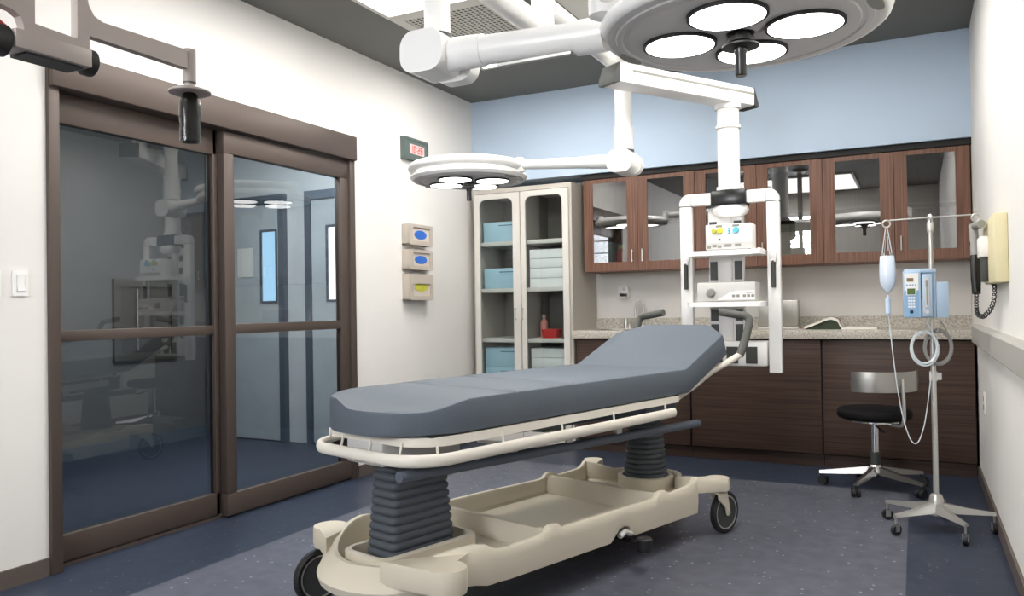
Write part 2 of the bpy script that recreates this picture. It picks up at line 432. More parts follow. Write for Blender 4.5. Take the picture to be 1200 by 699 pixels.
# ------------------------------------------------------------------ ceiling fixtures
def ceiling_panel(label, x0, x1, y0, y1, lm='light'):
    t = thing('ceiling_light', label, 'ceiling light', ((x0+x1)/2, (y0+y1)/2, ZC), group='bright panels of the ceiling light tray')
    w, h = (x1-x0)/2, (y1-y0)/2
    g = G(); g.plate([(-w, -h), (w, -h), (w, h), (-w, h)], [(-w+.03, -h+.03), (w-.03, -h+.03), (w-.03, h-.03), (-w+.03, h-.03)], 'z', -.025, 0); g.build('frame', M['panel'], t)
    G().box(-w+.03, w-.03, -h+.03, h-.03, -.018, -.004).build('diffuser', M[lm], t)
ceiling_panel('bright ceiling panel in front of the perforated vent', -2.715, -1.76, 2.2, 3.79)
ceiling_panel('bright ceiling panel between the perforated vent and the blue wall', -2.715, -1.745, 4.41, 4.93, 'light_high')
ceiling_panel('unseen added fill light panel in the ceiling over the near end of the room', -2.3, -.7, -1.3, .3, 'light_fill')  # out-of-view panel, added to raise the light level
ceiling_panel('bright ceiling panel right of the big round surgical lamp, near the right wall', -.85, -.25, 2.2, 4.93)
t = thing('ceiling_vent', 'square perforated grey air vent set in the ceiling between two bright panels', 'vent', (-2.4, 4.1, ZC))
g = G(); g.plate([(-.315, -.305), (.335, -.305), (.335, .305), (-.315, .305)], [(-.25, -.24), (.28, -.24), (.28, .24), (-.25, .24)], 'z', -.022, 0); g.build('frame', M['panel'], t)
G().box(-.25, .28, -.24, .24, -.016, -.004).build('grille', M['perf'], t)
tag(boxes('ceiling_access_panel', M['panel'], [(-1.74, -.87, 3.2, 4.93, ZC-.02, ZC)]), 'plain light grey ceiling panel above the surgical arms', 'ceiling panel')

# ------------------------------------------------------------------ surgical lamps
XH, YH = -1.48, 3.26
t = thing('ceiling_mount', 'white central ceiling column that carries the two surgical lamp arms', 'ceiling mount', (XH, YH, ZC))
G().lathe([(.16, 0), (.16, -.03), (.09, -.07), (.09, -.08)], seg=32).build('flange', M['white'], t)
G().cyl((0, 0, -.07), (0, 0, -.56), .052).build('column', M['white'], t)

def joint_box(g, c, w, d, h, r):
    """rounded knuckle: a rounded square in XZ, extruded along Y"""
    x, y, z = c
    return g.prism(rrect(x-w/2, x+w/2, z-h/2, z+h/2, r, 8), 'y', y-d/2, y+d/2)

def lamp_head(parent, c, R, off, rl, zb, th, hl):
    """round lamp head with four lenses; c = centre in local coords"""
    cx, cy = c
    g = G().use(M['white'])
    g.lathe([(R*.35, zb+th+.012), (R*.8, zb+th+.004), (R*.97, zb+th*.72), (R, zb+th*.4), (R*.985, zb+.016), (R*.955, zb+.006), (R*.93, zb+.008), (R*.9, zb+.012), (R*.2, zb+.012)], (cx, cy, 0), 64)
    hd = g.build('lamp_head', None, parent, 50)
    g = G()
    g.lathe([(R*.955, zb+.0105), (R*.93, zb+.0055), (R*.885, zb+.005), (R*.875, zb+.0005), (R*.84, zb), (R*.83, zb+.004), (R*.80, zb+.004), (R*.79, zb), (R*.1, zb), (R*.1, zb+.0105)], (cx, cy, 0), 64)
    g.build('underside', M['lampgrey'], hd, 30)
    for dx, dy in ((0, -off), (off, 0), (0, off), (-off, 0)):
        g = G(); lp = []
        g.lathe([(rl*1.075, zb+.002), (rl*1.075, zb-.010), (rl*1.0, zb-.010), (rl*1.0, zb+.002)], (cx+dx, cy+dy, 0), 40)
        rim = g.build('lens_rim', M['black'], hd, 30)
        G().lathe([(rl*.995, zb-.0045), (rl*.5, zb-.0055), (.002, zb-.006), (.002, zb-.013), (rl*.5, zb-.0125), (rl*.995, zb-.0105)], (cx+dx, cy+dy, 0), 40).build('lens', M['lens'], hd, 60)
    for a in (168, -10):
        q = Vector((cx+R*.9*math.cos(math.radians(a)), cy+R*.9*math.sin(math.radians(a)), zb+.004))
        m4 = Matrix.Translation(q) @ Matrix.Rotation(math.radians(a), 4, 'Z')
        g = G(); loop = [m4 @ Vector((.028*R*math.cos(s_)*1.6, .15*R*math.sin(s_), 0)) for s_ in [2*PI*k/20 for k in range(20)]]
        g.rings([loop, [p+Vector((0, 0, -.004)) for p in loop]]).build('grip_slot', M['print'], hd)
    g = G(); s = hl
    g.lathe([(.05*s, zb), (.05*s, zb-.018*s), (.062*s, zb-.02*s), (.062*s, zb-.042*s), (.045*s, zb-.046*s), (.045*s, zb-.05*s), (.088*s, zb-.058*s), (.088*s, zb-.066*s), (.03*s, zb-.07*s)], (cx, cy, 0), 32)
    hub = g.build('handle_hub', M['black'], parent, 30)
    G().lathe([(.03*s, zb-.065*s), (.031*s, zb-.09*s), (.027*s, zb-.1*s), (.027*s, zb-.2*s), (.024*s, zb-.205*s)], (cx, cy, 0), 24).build('handle', M['bgloss'], hub, 30)
    return hd

def yoke(parent, c, r, z, a0, a1, tr, lift=0.0):
    pts = []
    for k in range(41):
        a = math.radians(a0+(a1-a0)*k/40)
        pts.append((c[0]+r*math.cos(a), c[1]+r*math.sin(a), z+lift*math.sin(PI*k/40)))
    g = G().tube(pts, tr, 16)
    for p in (pts[0], pts[-1]):
        g.lathe([(tr*.6, -tr*1.9), (tr*1.25, -tr*1.6), (tr*1.3, tr*1.1), (tr*.9, tr*1.45)], p, 24)
    return g.build('yoke', M['white'], parent)

# small lamp, over the foot of the stretcher
CYs = 4.36; LS = (-2.44, 4.23)
t = thing('surgical_lamp', 'smaller round surgical lamp hanging by the left wall, four lit lenses, on its white arm', 'surgical lamp', (XH, YH, 2.472), group='ceiling surgical lamps')
o_ = (-XH, -YH, -2.472)
def sub(g, name, m, parent, sm=35): 
    o = g.build(name, m, parent, sm); o.location = o_; return o
sub(G().cyl((XH, YH+.052, 2.472), (XH, CYs+.05, 2.472), .048).cyl((XH, CYs, 2.42), (XH, CYs, 2.522), .062), 'upper_arm', M['white'], t)
g = G().cyl((XH, CYs, 2.42), (XH, CYs, 2.05), .048).cyl((XH, CYs, 2.41), (XH, CYs, 2.385), .055).lathe([(.048, 2.13), (.056, 2.13), (.056, 1.995), (.048, 1.995)], (XH, CYs, 0))
sub(g, 'drop_tube', M['white'], t)
sub(G().lathe([(.058, 1.996), (.058, 1.988)], (XH, CYs, 0)), 'seal_ring', M['dkgrey'], t)
g = G(); joint_box(g, (XH, CYs-.02, 1.925), .15, .15, .13, .05); joint_box(g, (XH+.012, CYs+.065, 1.92), .15, .05, .12, .05)
sub(g, 'elbow', M['white'], t)
g = G().tube([(XH-.06, CYs-.02, 1.935), (XH-.16, CYs-.04, 1.938), (XH-.24, CYs-.056, 1.940), (-2.07, 4.24, 1.952)], [.042, .040, .034, .028], 16)
sub(g, 'lower_arm', M['white'], t)
yk = yoke(t, LS, .345, 1.955, 2, -172, .027, .006); yk.location = o_
G_ = lamp_head(t, LS, .36, .165, .098, 1.878, .062, .56); G_.location = o_
for ch in t.children:
    if ch.name.startswith('handle_hub'): ch.location = o_

# big lamp, near the camera
CYb = 2.36; LB = (-.463, 2.483)
t = thing('surgical_lamp', 'large round surgical lamp nearest the viewer, four lit lenses, at the top', 'surgical lamp', (XH, YH, 2.36), group='ceiling surgical lamps')
o_ = (-XH, -YH, -2.36)
sub(G().cyl((XH, YH-.03, 2.355), (XH, CYb-.05, 2.355), .052).cyl((XH, CYb, 2.305), (XH, CYb, 2.415), .062), 'upper_arm', M['white'], t)
sub(G().cyl((XH, CYb, 2.30), (XH, CYb, 2.055), .046), 'drop_tube', M['white'], t)
sub(G().lathe([(.052, 2.062), (.052, 2.048)], (XH, CYb, 0)), 'seal_ring', M['dkgrey'], t)
g = G(); joint_box(g, (XH-.01, CYb-.02, 1.985), .17, .15, .145, .055); joint_box(g, (XH+.03, CYb+.075, 1.97), .16, .06, .13, .05)
sub(g, 'elbow', M['white'], t)
g = G().tube([(XH+.05, CYb-.01, 1.98), (XH+.16, CYb-.008, 1.978), (XH+.19, CYb-.006, 1.977)], [.058, .055, .055], 20).cyl((XH+.19, CYb-.006, 1.977), (-.93, 2.375, 1.968), .050).cyl((-.96, 2.375, 1.968), (-.86, 2.377, 1.967), .056)
sub(g, 'lower_arm', M['white'], t)
sub(G().box(XH+.24, -.97, CYb-.012, CYb+.004, 1.913, 1.922), 'arm_strip', M['satin'], t)
yk = yoke(t, LB, .425, 2.035, 212, 342, .036, .012); yk.location = o_
hd = lamp_head(t, LB, .43, .188, .107, 1.93, .085, .64); hd.location = o_
for ch in t.children:
    if ch.name.startswith('handle_hub'): ch.location = o_

# ------------------------------------------------------------------ equipment boom with tower
TX, TY = -.975, 4.79
A = Vector((.51, .86, 0)).normalized(); ang = math.atan2(A.y, A.x)
t = thing('equipment_boom', 'white ceiling boom with square arm and column carrying a tower of device shelves', 'equipment boom', (TX, TY, 0))
Rz = Matrix.Rotation(ang, 4, 'Z')
def bsub(g, name, m, parent=t, sm=35): return g.build(name, m, parent, sm)
px_, py_ = -.70*A.x, -.70*A.y
bsub(G().cyl((px_, py_, 2.38), (px_, py_, ZC-.03), .055).lathe([(.13, ZC), (.13, ZC-.03), (.06, ZC-.05)], (px_, py_, 0)), 'ceiling_column', M['white'])
g = G().box(-.89, .155, -.072, .072, 2.288, 2.395, .008, 2, Rz); bsub(g, 'arm', M['white'])
bsub(G().box(-.80, .15, -.0745, -.071, 2.352, 2.364, mtx=Rz), 'groove', M['print'])
for e, (a, b) in enumerate(((.155, .20), (-.93, -.89))):
    g = G(); s = 1 if e == 0 else -1
    v = [(.155*1 if s > 0 else -.89, y, z) for y, z in ((-.072, 2.288), (.072, 2.288), (.072, 2.395), (-.072, 2.395))]
    w = [((.20 if s > 0 else -.93), y*.85, z) for y, z in ((-.072, 2.284), (.072, 2.284), (.072, 2.31), (-.072, 2.31))]
    g.rings([[Rz @ Vector(p) for p in v], [Rz @ Vector(p) for p in w]]); bsub(g, 'end_cap', M['dkgrey'])
g = G().lathe([(.076, 2.288), (.076, 2.262), (.064, 2.258), (.064, 2.165), (.073, 2.163), (.073, 2.145), (.064, 2.142), (.064, 1.80), (.074, 1.797), (.074, 1.775)], seg=36)
bsub(g, 'column', M['white'])
yt = -.07   # front of tower frame, local y
g = G().box(-.095, .11, yt-.012, .06, 1.682, 1.772, .008)
bsub(g, 'collar', M['bgloss'])
# scooped white cup below the collar
g = G(); ringl = []
for z, w, d in ((1.682, .098, .06), (1.655, .11, .075), (1.635, .10, .07), (1.615, .07, .05)):
    ringl.append([(.008+w*math.cos(a_)*1, yt+.05+d*math.sin(a_), z) for a_ in [2*PI*k/24 for k in range(24)]])
g.rings(ringl); bsub(g, 'scoop', M['white'])
# frame: two posts with rounded shoulders and a top bar
fx0, fx1 = -.285, .292
g = G()
for s in (0, 1):
    xa, xb = (fx0, fx0+.072) if s == 0 else (fx1-.072, fx1)
    g.box(xa, xb, yt, yt+.05, .70, 1.688, .006)
bsub(g, 'frame_post', M['white'])
for xa, xb in ((fx0+.072, -.095), (.11, fx1-.072)): bsub(G().box(xa, xb, yt, yt+.05, 1.69, 1.762, .005), 'top_bar', M['white'])
for s in (0, 1):
    xa, xb = (fx0, fx0+.070) if s == 0 else (fx1-.070, fx1)
    g = G().prism(rrect(xa, xb, 1.692, 1.762, .06, 8, (s == 1, s == 0, 0, 0)), 'y', yt-.001, yt+.051); bsub(g, 'shoulder', M['whitep'])
    g = G().box(xa, xb, yt+.002, yt+.048, 1.688, 1.692); bsub(g, 'shoulder_seam', M['black'])
# centre spine with vent pads
bsub(G().box(-.13, .075, .0, .05, .74, 1.66, .006).box(-.065, .01, -.012, .0, .74, 1.66, .004), 'spine', M['whitep'])
for zz, hh in ((1.545, .05), (1.44, .05), (1.245, .11), (1.215, .018), (1.0, .07), (.88, .10)):
    for xa in (-.122, .022):
        bsub(G().box(xa, xa+.044, -.004, .002, zz, zz+hh), 'vent_pad', M['dkgrey'])
# shelves
def shelf(z):
    g = G(); pts = rrect(-.213, .213, yt-.16, yt+.06, .03, 6, (0, 0, 1, 1))
    g.prism(pts, 'z', z-.028, z); s = bsub(g, 'shelf', M['white'])
    return s
shelf(1.408); shelf(1.113)
bsub(G().box(-.205, -.19, yt-.145, yt+.02, 1.408, 1.414).box(.19, .205, yt-.145, yt+.02, 1.408, 1.414), 'shelf_lip', M['whitep'])
# side handles
for x in (-.247, .256):
    bsub(G().box(x-.022, x+.022, yt-.03, yt, 1.352, 1.403, .010).box(x-.016, x+.016, yt-.03, yt, 1.335, 1.356, .006), 'handle_mount', M['whitep'])
    bsub(G().cyl((x, yt-.018, 1.345), (x, yt-.018, 1.19), .013, seg=16).box(x-.009, x+.009, yt-.02, yt, 1.19, 1.205), 'handle', M['dkgrey'])
# lower cabinet
bsub(G().box(-.17, .212, yt+.0, yt+.16, .735, .88, .014), 'lower_housing', M['white'])
for xa in (-.11, -.02, .09): bsub(G().box(xa, xa+.066, yt-.003, yt+.002, .752, .85), 'socket_panel', M['dkgrey'])

# devices on the shelves
t = thing('anaesthesia_console', 'small white control box with yellow and turquoise knobs on the upper tower shelf', 'medical device', (-.942, 4.62, 1.408))
g = G().box(-.13, .13, -.04, .09, .004, .15, .006); 
bd = g.build('body', M['whitep'], t)
boxes('foot', M['dkgrey'], [(-.12, -.1, -.03, -.01, 0, .005), (.1, .12, -.03, -.01, 0, .005), (-.12, -.1, .06, .08, 0, .005), (.1, .12, .06, .08, 0, .005)], t)
boxes('base_strip', M['lgrey'], [(-.13, .13, -.0415, -.039, .008, .042)], t)
for xa, w, z in ((-.122, .022, .012), (-.092, .024, .018), (-.062, .022, .012), (-.025, .042, .018), (.035, .034, .018)):
    boxes('legend', M['print'], [(xa, xa+w, -.0425, -.041, z, z+.016)], t)
for xa, w in ((-.072, .038), (.022, .040)): boxes('display', M['print'], [(xa, xa+w, -.0415, -.0395, .132, .145)], t)
for x, z, r, mm in ((-.082, .112, .015, 'gyel'), (-.048, .112, .019, 'yknob'), (.042, .112, .019, 'bknob')):
    G().cyl((x, -.04, z), (x, -.055, z), r, r*.85, 20).build('knob', M[mm], t)
for k in range(3): G().cyl((.004, -.04, .095+.014*k), (.004, -.048, .095+.014*k), .006, seg=12).build('button', M['bknob'], t)
G().cyl((-.05, -.04, .062), (-.05, -.05, .062), .006, seg=12).build('port', M['bluegrey'], t)
t = thing('generator_unit', 'low wide grey device with one round dial on the lower tower shelf', 'medical device', (-.962, 4.62, 1.113))
G().box(-.165, .165, -.045, .12, .003, .112, .008).build('body', M['lgrey'], t)
g = G().prism([(-.05, .012), (.02, .05), (.06, .062), (.16, .062), (.16, .012)], 'y', -.048, -.044); g.build('face_panel', M['whitep'], t)
G().lathe([(.026, -.044), (.026, -.052), (.021, -.055), (.021, -.066), (.018, -.069)], (-.085, 0, .052), 28, 'y').build('dial', M['print'], t)
for xa in (.035, .060, .095, .118, .141): boxes('button', M['print'], [(xa, xa+.017, -.0495, -.047, .025, .04)], t)
boxes('legend', M['print'], [(.115, .155, -.0492, -.0478, .048, .053)], t)

# ------------------------------------------------------------------ monitor bracket, top left
bx, by = -1.30, 0.0
t = thing('light_handle_bracket', 'taupe bracket with a hanging black sterile handle by the upper left corner', 'ceiling bracket', (-1.30, .85, 1.7))
o_ = (1.30, -.85, -1.7)
def ksub(g, name, m, sm=35): 
    o = g.build(name, m, t, sm); o.location = o_; return o
# plate with the uprights and the forearm (thin plate in the YZ plane)
P = [(.70, 1.606), (.775, 1.597), (.787, 1.590), (.792, 1.577), (.793, 1.568), (.909, 1.565), (.909, 1.594), (1.121, 1.592), (1.121, 1.629), (.935, 1.626), (.918, 1.632), (.908, 1.648), (.905, 1.66), (.905, 1.952), (.886, 1.952), (.886, 1.582), (.811, 1.585), (.811, 1.952), (.70, 1.952)]
g = G().prism(P, 'x', -1.312, -1.294)
ksub(g, 'bracket_plate', M['bracket'])
ksub(G().box(-1.312, -1.294, .70, .92, 1.95, 1.99).cyl((-1.303, .81, 1.97), (-1.303, .81, ZC-.03), .03).lathe([(.09, ZC), (.09, ZC-.03), (.03, ZC-.05)], (-1.303, .81, 0)), 'ceiling_post', M['bracket'])
g = G().box(-1.345, -1.291, .777, .912, 1.537, 1.569, .003); ksub(g, 'slide_block', M['bracket'])
ksub(G().box(-1.345, -1.30, .80, .90, 1.533, 1.538).lathe([(.02, .776), (.026, .774), (.026, .73), (.022, .726)], (-1.318, 0, 1.549), 24, 'y').lathe([(.02, .912), (.024, .914), (.024, .928), (.019, .932)], (-1.318, 0, 1.553), 24, 'y'), 'knurled_knob', M['black'])
ksub(G().cyl((-1.303, 1.133, 1.634), (-1.303, 1.133, 1.567), .0125).lathe([(.0105, 1.567), (.0105, 1.552)], (-1.303, 1.133, 0)), 'handle_stem', M['bracket'])
ksub(G().lathe([(.0128, 1.5675), (.0128, 1.5655)], (-1.303, 1.133, 0)), 'stem_ring', M['dkgrey'])
ksub(G().lathe([(.012, 1.556), (.036, 1.552), (.041, 1.549), (.041, 1.546), (.036, 1.544), (.012, 1.545)], (-1.303, 1.133, 0), 40), 'guard_disc', M['bracket'])
hh = ksub(G().lathe([(.012, 1.545), (.014, 1.540), (.014, 1.532), (.018, 1.524), (.0185, 1.50), (.0165, 1.485), (.018, 1.47), (.018, 1.449), (.015, 1.446)], (-1.303, 1.133, 0), 28), 'handle', M['bgloss'])
G().lathe([(.0165, 1.541), (.021, 1.526), (.0215, 1.497), (.0195, 1.485), (.0205, 1.47), (.0205, 1.446), (.0198, 1.446), (.0198, 1.47), (.0188, 1.485), (.0208, 1.497), (.0203, 1.526), (.0158, 1.541)], (-1.303, 1.133, 0), 28).build('clear_sleeve', M['sleeve'], hh)
ksub(G().tube(smooth_path([(-1.33, .70, 1.602), (-1.33, .75, 1.592), (-1.33, .785, 1.574)], 6), .006, 8), 'red_cable', M['red'])

# ------------------------------------------------------------------ stretcher
BA = math.radians(90-15.5)
BD = Vector((math.cos(BA), math.sin(BA), 0)); BNv = Vector((BD.y, -BD.x, 0))
org = BD*1.6+BNv*(-2.22)
bed = thing('stretcher', 'hospital stretcher with slate mattress, cream rails and moulded cream base on casters', 'stretcher', (org.x, org.y, 0), BA)
# local axes: x = along (u), y = -v
def Lp(u, v, z): return (u, -v, z)

# mattress: loft along u
VR, VL = .30, .355        # right and left half widths
def mattress():
    g = G(); st = []
    for u in [0, .004, .010, .02, .035, .055, .08, .10, .12, .145, .17, .22, .28, .40, .515, .52, .525, .70, .855, .86, .865, 1.1, 1.4, 1.665]:
        k = max(0, 1-u/.30); e = .07*max(0, 1-u/.035)**2; cut = (.14*k**2.4+e, .215*max(0, 1-u/.32)**2+.5*e+.02*min(1, max(0, (.8-u)/.4)))
        q = max(0, 1-max(0, u-.10)/.20); drop = .034*(3*q*q-2*q**3)
        zt = .798
        if u in (.52, .86): zt -= .003
        st.append(((u, zt), (u, .682), cut, drop))
    a = math.radians(22.5); ca, sa = math.cos(a), math.sin(a); K = (1.705, .798)
    for l, cut in ((.0, 0), (.012, 0), (.2, 0), (.39, 0), (.485, .105), (.50, .125), (.507, .14)):
        top = (K[0]+l*ca, K[1]+l*sa)
        bot = (K[0]+.02, .682) if l == 0 else (top[0]+.116*sa, top[1]-.116*ca)
        st.append((top, bot, cut, 0))
    rings = []; b = .011
    for (ut, zt), (ub, zb), cut, drop in st:
        du, dz = ub-ut, zb-zt; n = math.hypot(du, dz); du, dz = du/n, dz/n
        cr, cl = cut if isinstance(cut, tuple) else (cut, cut); wr, wl = VR-cr, VL-cl
        pr = [(drop+b, wr), (drop+b*.3, wr-b*.3), (drop, wr-b), (drop, wr*.7), (drop, wr*.3), (drop*.93, -wl*.1), (drop*.55, -wl*.45), (drop*.15, -wl*.75),
              (0, -wl+b), (b*.3, -wl+b*.3), (b, -wl), (n-b, -wl), (n-b*.3, -wl+b*.3), (n, -wl+b), (n, wr-b), (n-b*.3, wr-b*.3), (n-b, wr)]
        rings.append([Lp(ut+du*d_, v_, zt+dz*d_) for d_, v_ in pr])
    g.rings(rings)
    return g.build('mattress', M['mattress'], bed, 40)
mt = mattress()
for u in (.52, .86):
    G().tube([Lp(u, -.34, .7965), Lp(u, .288, .7965)], .002, 6).build('seam', M['dkgrey'], mt)

# platform under the mattress
def loop_pts(u0, u1, w, r, z, head_open=True, n=10):
    """U-shaped path: right side from head to foot, round the foot, back along the left side"""
    pts = [Lp(u1, w, z)]
    for k in range(n+1):
        a = math.radians(90*k/n); pts.append(Lp(u0+r-r*math.sin(a), w-r+r*math.cos(a), z))
    for k in range(n+1):
        a = math.radians(90*k/n); pts.append(Lp(u0+r-r*math.cos(a), -(w-r)-r*math.sin(a), z))
    pts.append(Lp(u1, -w, z)); return [(p[0], p[1]*.93 if p[1] > 0 else p[1], p[2]) for p in pts]
def strip(name, m, path, h, th, parent):
    P = [Vector(p) for p in path]; g = G(); rings = []
    for i, p in enumerate(P):
        t_ = (P[min(i+1, len(P)-1)]-P[max(i-1, 0)]).normalized(); nrm = Vector((t_.y, -t_.x, 0))
        rings.append([p+nrm*s*th/2+Vector((0, 0, q)) for s, q in ((1, 0), (1, h), (-1, h), (-1, 0))])
    g.rings(rings); return g.build(name, m, parent)
strip('platform_frame', M['creammet'], loop_pts(.07, 1.62, .295, .13, .650), .028, .022, bed)
G().box(.12, 1.66, -.28, .28, .668, .681).build('platform_deck', M['dkgrey'], bed)
G().box(1.60, 1.68, -.27, .27, .655, .68).build('head_hinge', M['bluegrey'], bed)
# white bumper rail around foot and sides
g = G(); path = loop_pts(.018, 1.545, .325, .15, .0)
P = [Vector(p) for p in path]; rings = []
for i, p in enumerate(P):
    t_ = (P[min(i+1, len(P)-1)]-P[max(i-1, 0)]).normalized(); nrm = Vector((t_.y, -t_.x, 0))
    rings.append([p+nrm*.014*math.cos(a_)+Vector((0, 0, .612+.021*math.sin(a_))) for a_ in [2*PI*k/12 for k in range(12)]])
g.rings(rings); g.build('bumper_rail', M['creammet'], bed, 50)
strip('inner_rail', M['dkgrey'], loop_pts(.035, 1.53, .295, .12, .596), .02, .03, bed)
for u in (.12, .43, .76, 1.10, 1.50):
    for v in (.31, -.289): G().cyl(Lp(u, v, .60), Lp(u, v*.985, .662), .0045, seg=8).build('rail_post', M['creammet'], bed)
for v in (.20, .04, -.12): G().cyl(Lp(.045, v, .60), Lp(.062, v, .662), .0045, seg=8).build('rail_post', M['creammet'], bed)
# folded blue-grey side tubes with hangers
for s in (1, -1):
    v = .245*s
    tb = G().tube([Lp(.01 if s == 1 else .2, v, .565), Lp(1.90, v, .515)], .019, 14).build('side_tube', M['bluegrey'], bed)
    for u in (.22, .55, .88, 1.22):
        z = .565-.026*u
        G().prism([(u-.03, .605), (u+.03, .605), (u+.013, z), (u-.013, z)], 'y', -v-.006, -v+.006).build('tube_hanger', M['lgrey'], tb)
# lift mechanism plates under the deck
G().box(.06, .42, -.10, .10, .57, .668, .006).build('lift_plate', M['lgrey'], bed)
G().box(1.66, 1.94, -.10, .10, .53, .668, .006).build('lift_plate', M['bluegrey'], bed)
G().box(.30, 1.75, -.05, .05, .60, .66, .006).build('spine_beam', M['dkgrey'], bed)

# bellows
def bellows(uc, hw, hv, z0, z1, n, taper, rnd):
    g = G(); rings = []
    def ring(z, k):
        pts = rrect(uc-hw*k, uc+hw*k, -hv*k, hv*k, rnd*k, 6)
        return [(p[0], p[1], z) for p in pts]
    for i in range(n):
        za, zb = z0+(z1-z0)*i/n, z0+(z1-z0)*(i+1)/n
        k = 1-taper*(i+.5)/n
        rings += [ring(za, k-.055), ring(za+(zb-za)*.22, k), ring(za+(zb-za)*.6, k+.01), ring(za+(zb-za)*.88, k-.03)]
    rings.append(ring(z1, 1-taper-.05)); g.rings(rings)
    return g.build('bellows', M['bellows'], bed, 60)
bellows(.265, .152, .08, .235, .585, 12, .20, .03)
bellows(1.80, .112, .112, .215, .56, 14, .28, .11)

# moulded base tray
US = [(-.02, .250), (.03, .256), (.08, .27), (.14, .288), (.20, .300), (.27, .304), (.32, .296), (.36, .272), (.40, .266), (.59, .266), (.62, .272), (.645, .29), (.675, .294), (.70, .288), (.725, .269), (.95, .266), (1.34, .256), (1.37, .258), (1.395, .276), (1.42, .280), (1.45, .276), (1.49, .256), (1.52, .255), (1.66, .260), (1.69, .272), (1.71, .288), (1.735, .290), (1.76, .275), (1.80, .255), (1.98, .25)]
BS = [(-.02, .15), (.05, .15), (.20, .175), (.27, .165), (.33, .148), (.375, .150), (.385, .163), (.40, .146), (1.03, .130), (1.06, .15), (1.09, .172), (1.13, .18), (1.165, .17), (1.185, .14), (1.20, .125), (1.735, .112), (1.98, .13)]
def lerp(tab, u):
    if u <= tab[0][0]: return tab[0][1]
    for (a, x), (b, y) in zip(tab, tab[1:]):
        if u <= b: return x+(y-x)*(u-a)/(b-a)
    return tab[-1][1]
def tray():
    g = G(); W = .335; h = []
    for u, v in ((1.975, .03), (1.965, .085), (1.93, .13), (1.87, .165), (1.80, .20), (1.76, .235), (1.745, .28), (1.738, .325)): h.append((u, v))
    us = sorted({round(u, 3) for u, _ in US+BS if .40 < u < 1.735} | {round(.42+.04*k, 3) for k in range(33)}, reverse=True)
    h += [(1.73, W)]+[(u, W) for u in us if u < 1.725]
    for k in range(1, 24):
        v = W*math.cos(PI/2*k/24); h.append((.40-.42*math.sqrt(max(0, 1-(v/W)**2)), v))
    h.append((-.02, .008))
    m = len(h); out = h+[(u, -v) for u, v in h[::-1]]; n = len(out)
    nrm = []
    for i in range(n):
        a, b, c = Vector(out[i-1]), Vector(out[i]), Vector(out[(i+1) % n])
        e1, e2 = (b-a).normalized(), (c-b).normalized(); t_ = (e1+e2).normalized()
        nrm.append((-t_.y, t_.x))
    if nrm[m//2][1] < 0: nrm = [(-a, -b) for a, b in nrm]
    th = .028
    def off(d, flare=0.0):
        res = []
        for (u, v), (nu, nv) in zip(out, nrm):
            k = d-flare*max(0, 1-max(u, 0)/.34)**.8
            res.append((u-nu*k, v-nv*k))
        return res
    def zt(u): return lerp(US, u)
    fl = lambda u: .195 if u < .66 else (.185 if u < 1.40 else .19)
    def lp(o, zf): return [Lp(u, v, zf(u0)) for (u, v), (u0, _) in zip(o, out)]
    zb = lambda u: lerp(BS, u)
    loops = [lp(off(.03), lambda u: zb(u)), lp(off(.004, .05), lambda u: zb(u)+.008), lp(off(0, .055), lambda u: zb(u)+.35*(zt(u)-zb(u))), lp(off(0, .03), lambda u: zb(u)+.7*(zt(u)-zb(u))),
             lp(off(0), lambda u: zt(u)-.008), lp(off(.006), zt), lp(off(th-.006), zt), lp(off(th), lambda u: zt(u)-.008),
             lp(off(th), lambda u: fl(u)+.012), lp(off(th+.012), fl)]
    g.rings(loops, False)
    bm = g.bm; bm.verts.ensure_lookup_table()
    for grp in (list(bm.verts[-n:]), list(bm.verts[:n])):
        for i in range(m-1):
            bm.faces.new((grp[i], grp[i+1], grp[n-2-i], grp[n-1-i]))
    return g.build('base_tray', M['cream'], bed, 40)
tr = tray()
# cross ridges
def ridge(u, zf, h):
    pts = [(u-.035, zf), (u-.024, zf+h*.75), (u-.012, zf+h), (u+.012, zf+h), (u+.024, zf+h*.75), (u+.035, zf)]
    return G().prism(pts, 'y', -.312, .312).build('cross_ridge', M['cream'], tr)
ridge(.665, .185, .085); ridge(1.415, .18, .085)
# collars around the bellows
def collar(u0, u1, hv, z0, z1, r, rin):
    o = rrect(u0, u1, -hv, hv, r, 8); i = rrect(u0+.022, u1-.022, -hv+.022, hv-.022, rin, 8)
    i2 = rrect(u0+.01, u1-.01, -hv+.01, hv-.01, r*.93, 8)
    g = G(); g.rings([[(p[0], p[1], z0) for p in o], [(p[0], p[1], z1-.006) for p in o], [(p[0], p[1], z1) for p in i2], [(p[0], p[1], z1-.002) for p in i], [(p[0], p[1], z0) for p in i]], False, True)
    g.build('bellows_collar', M['cream'], tr, 50)
collar(.035, .50, .125, .193, .268, .06, .045)
collar(1.662, 1.938, .138, .188, .252, .135, .115)
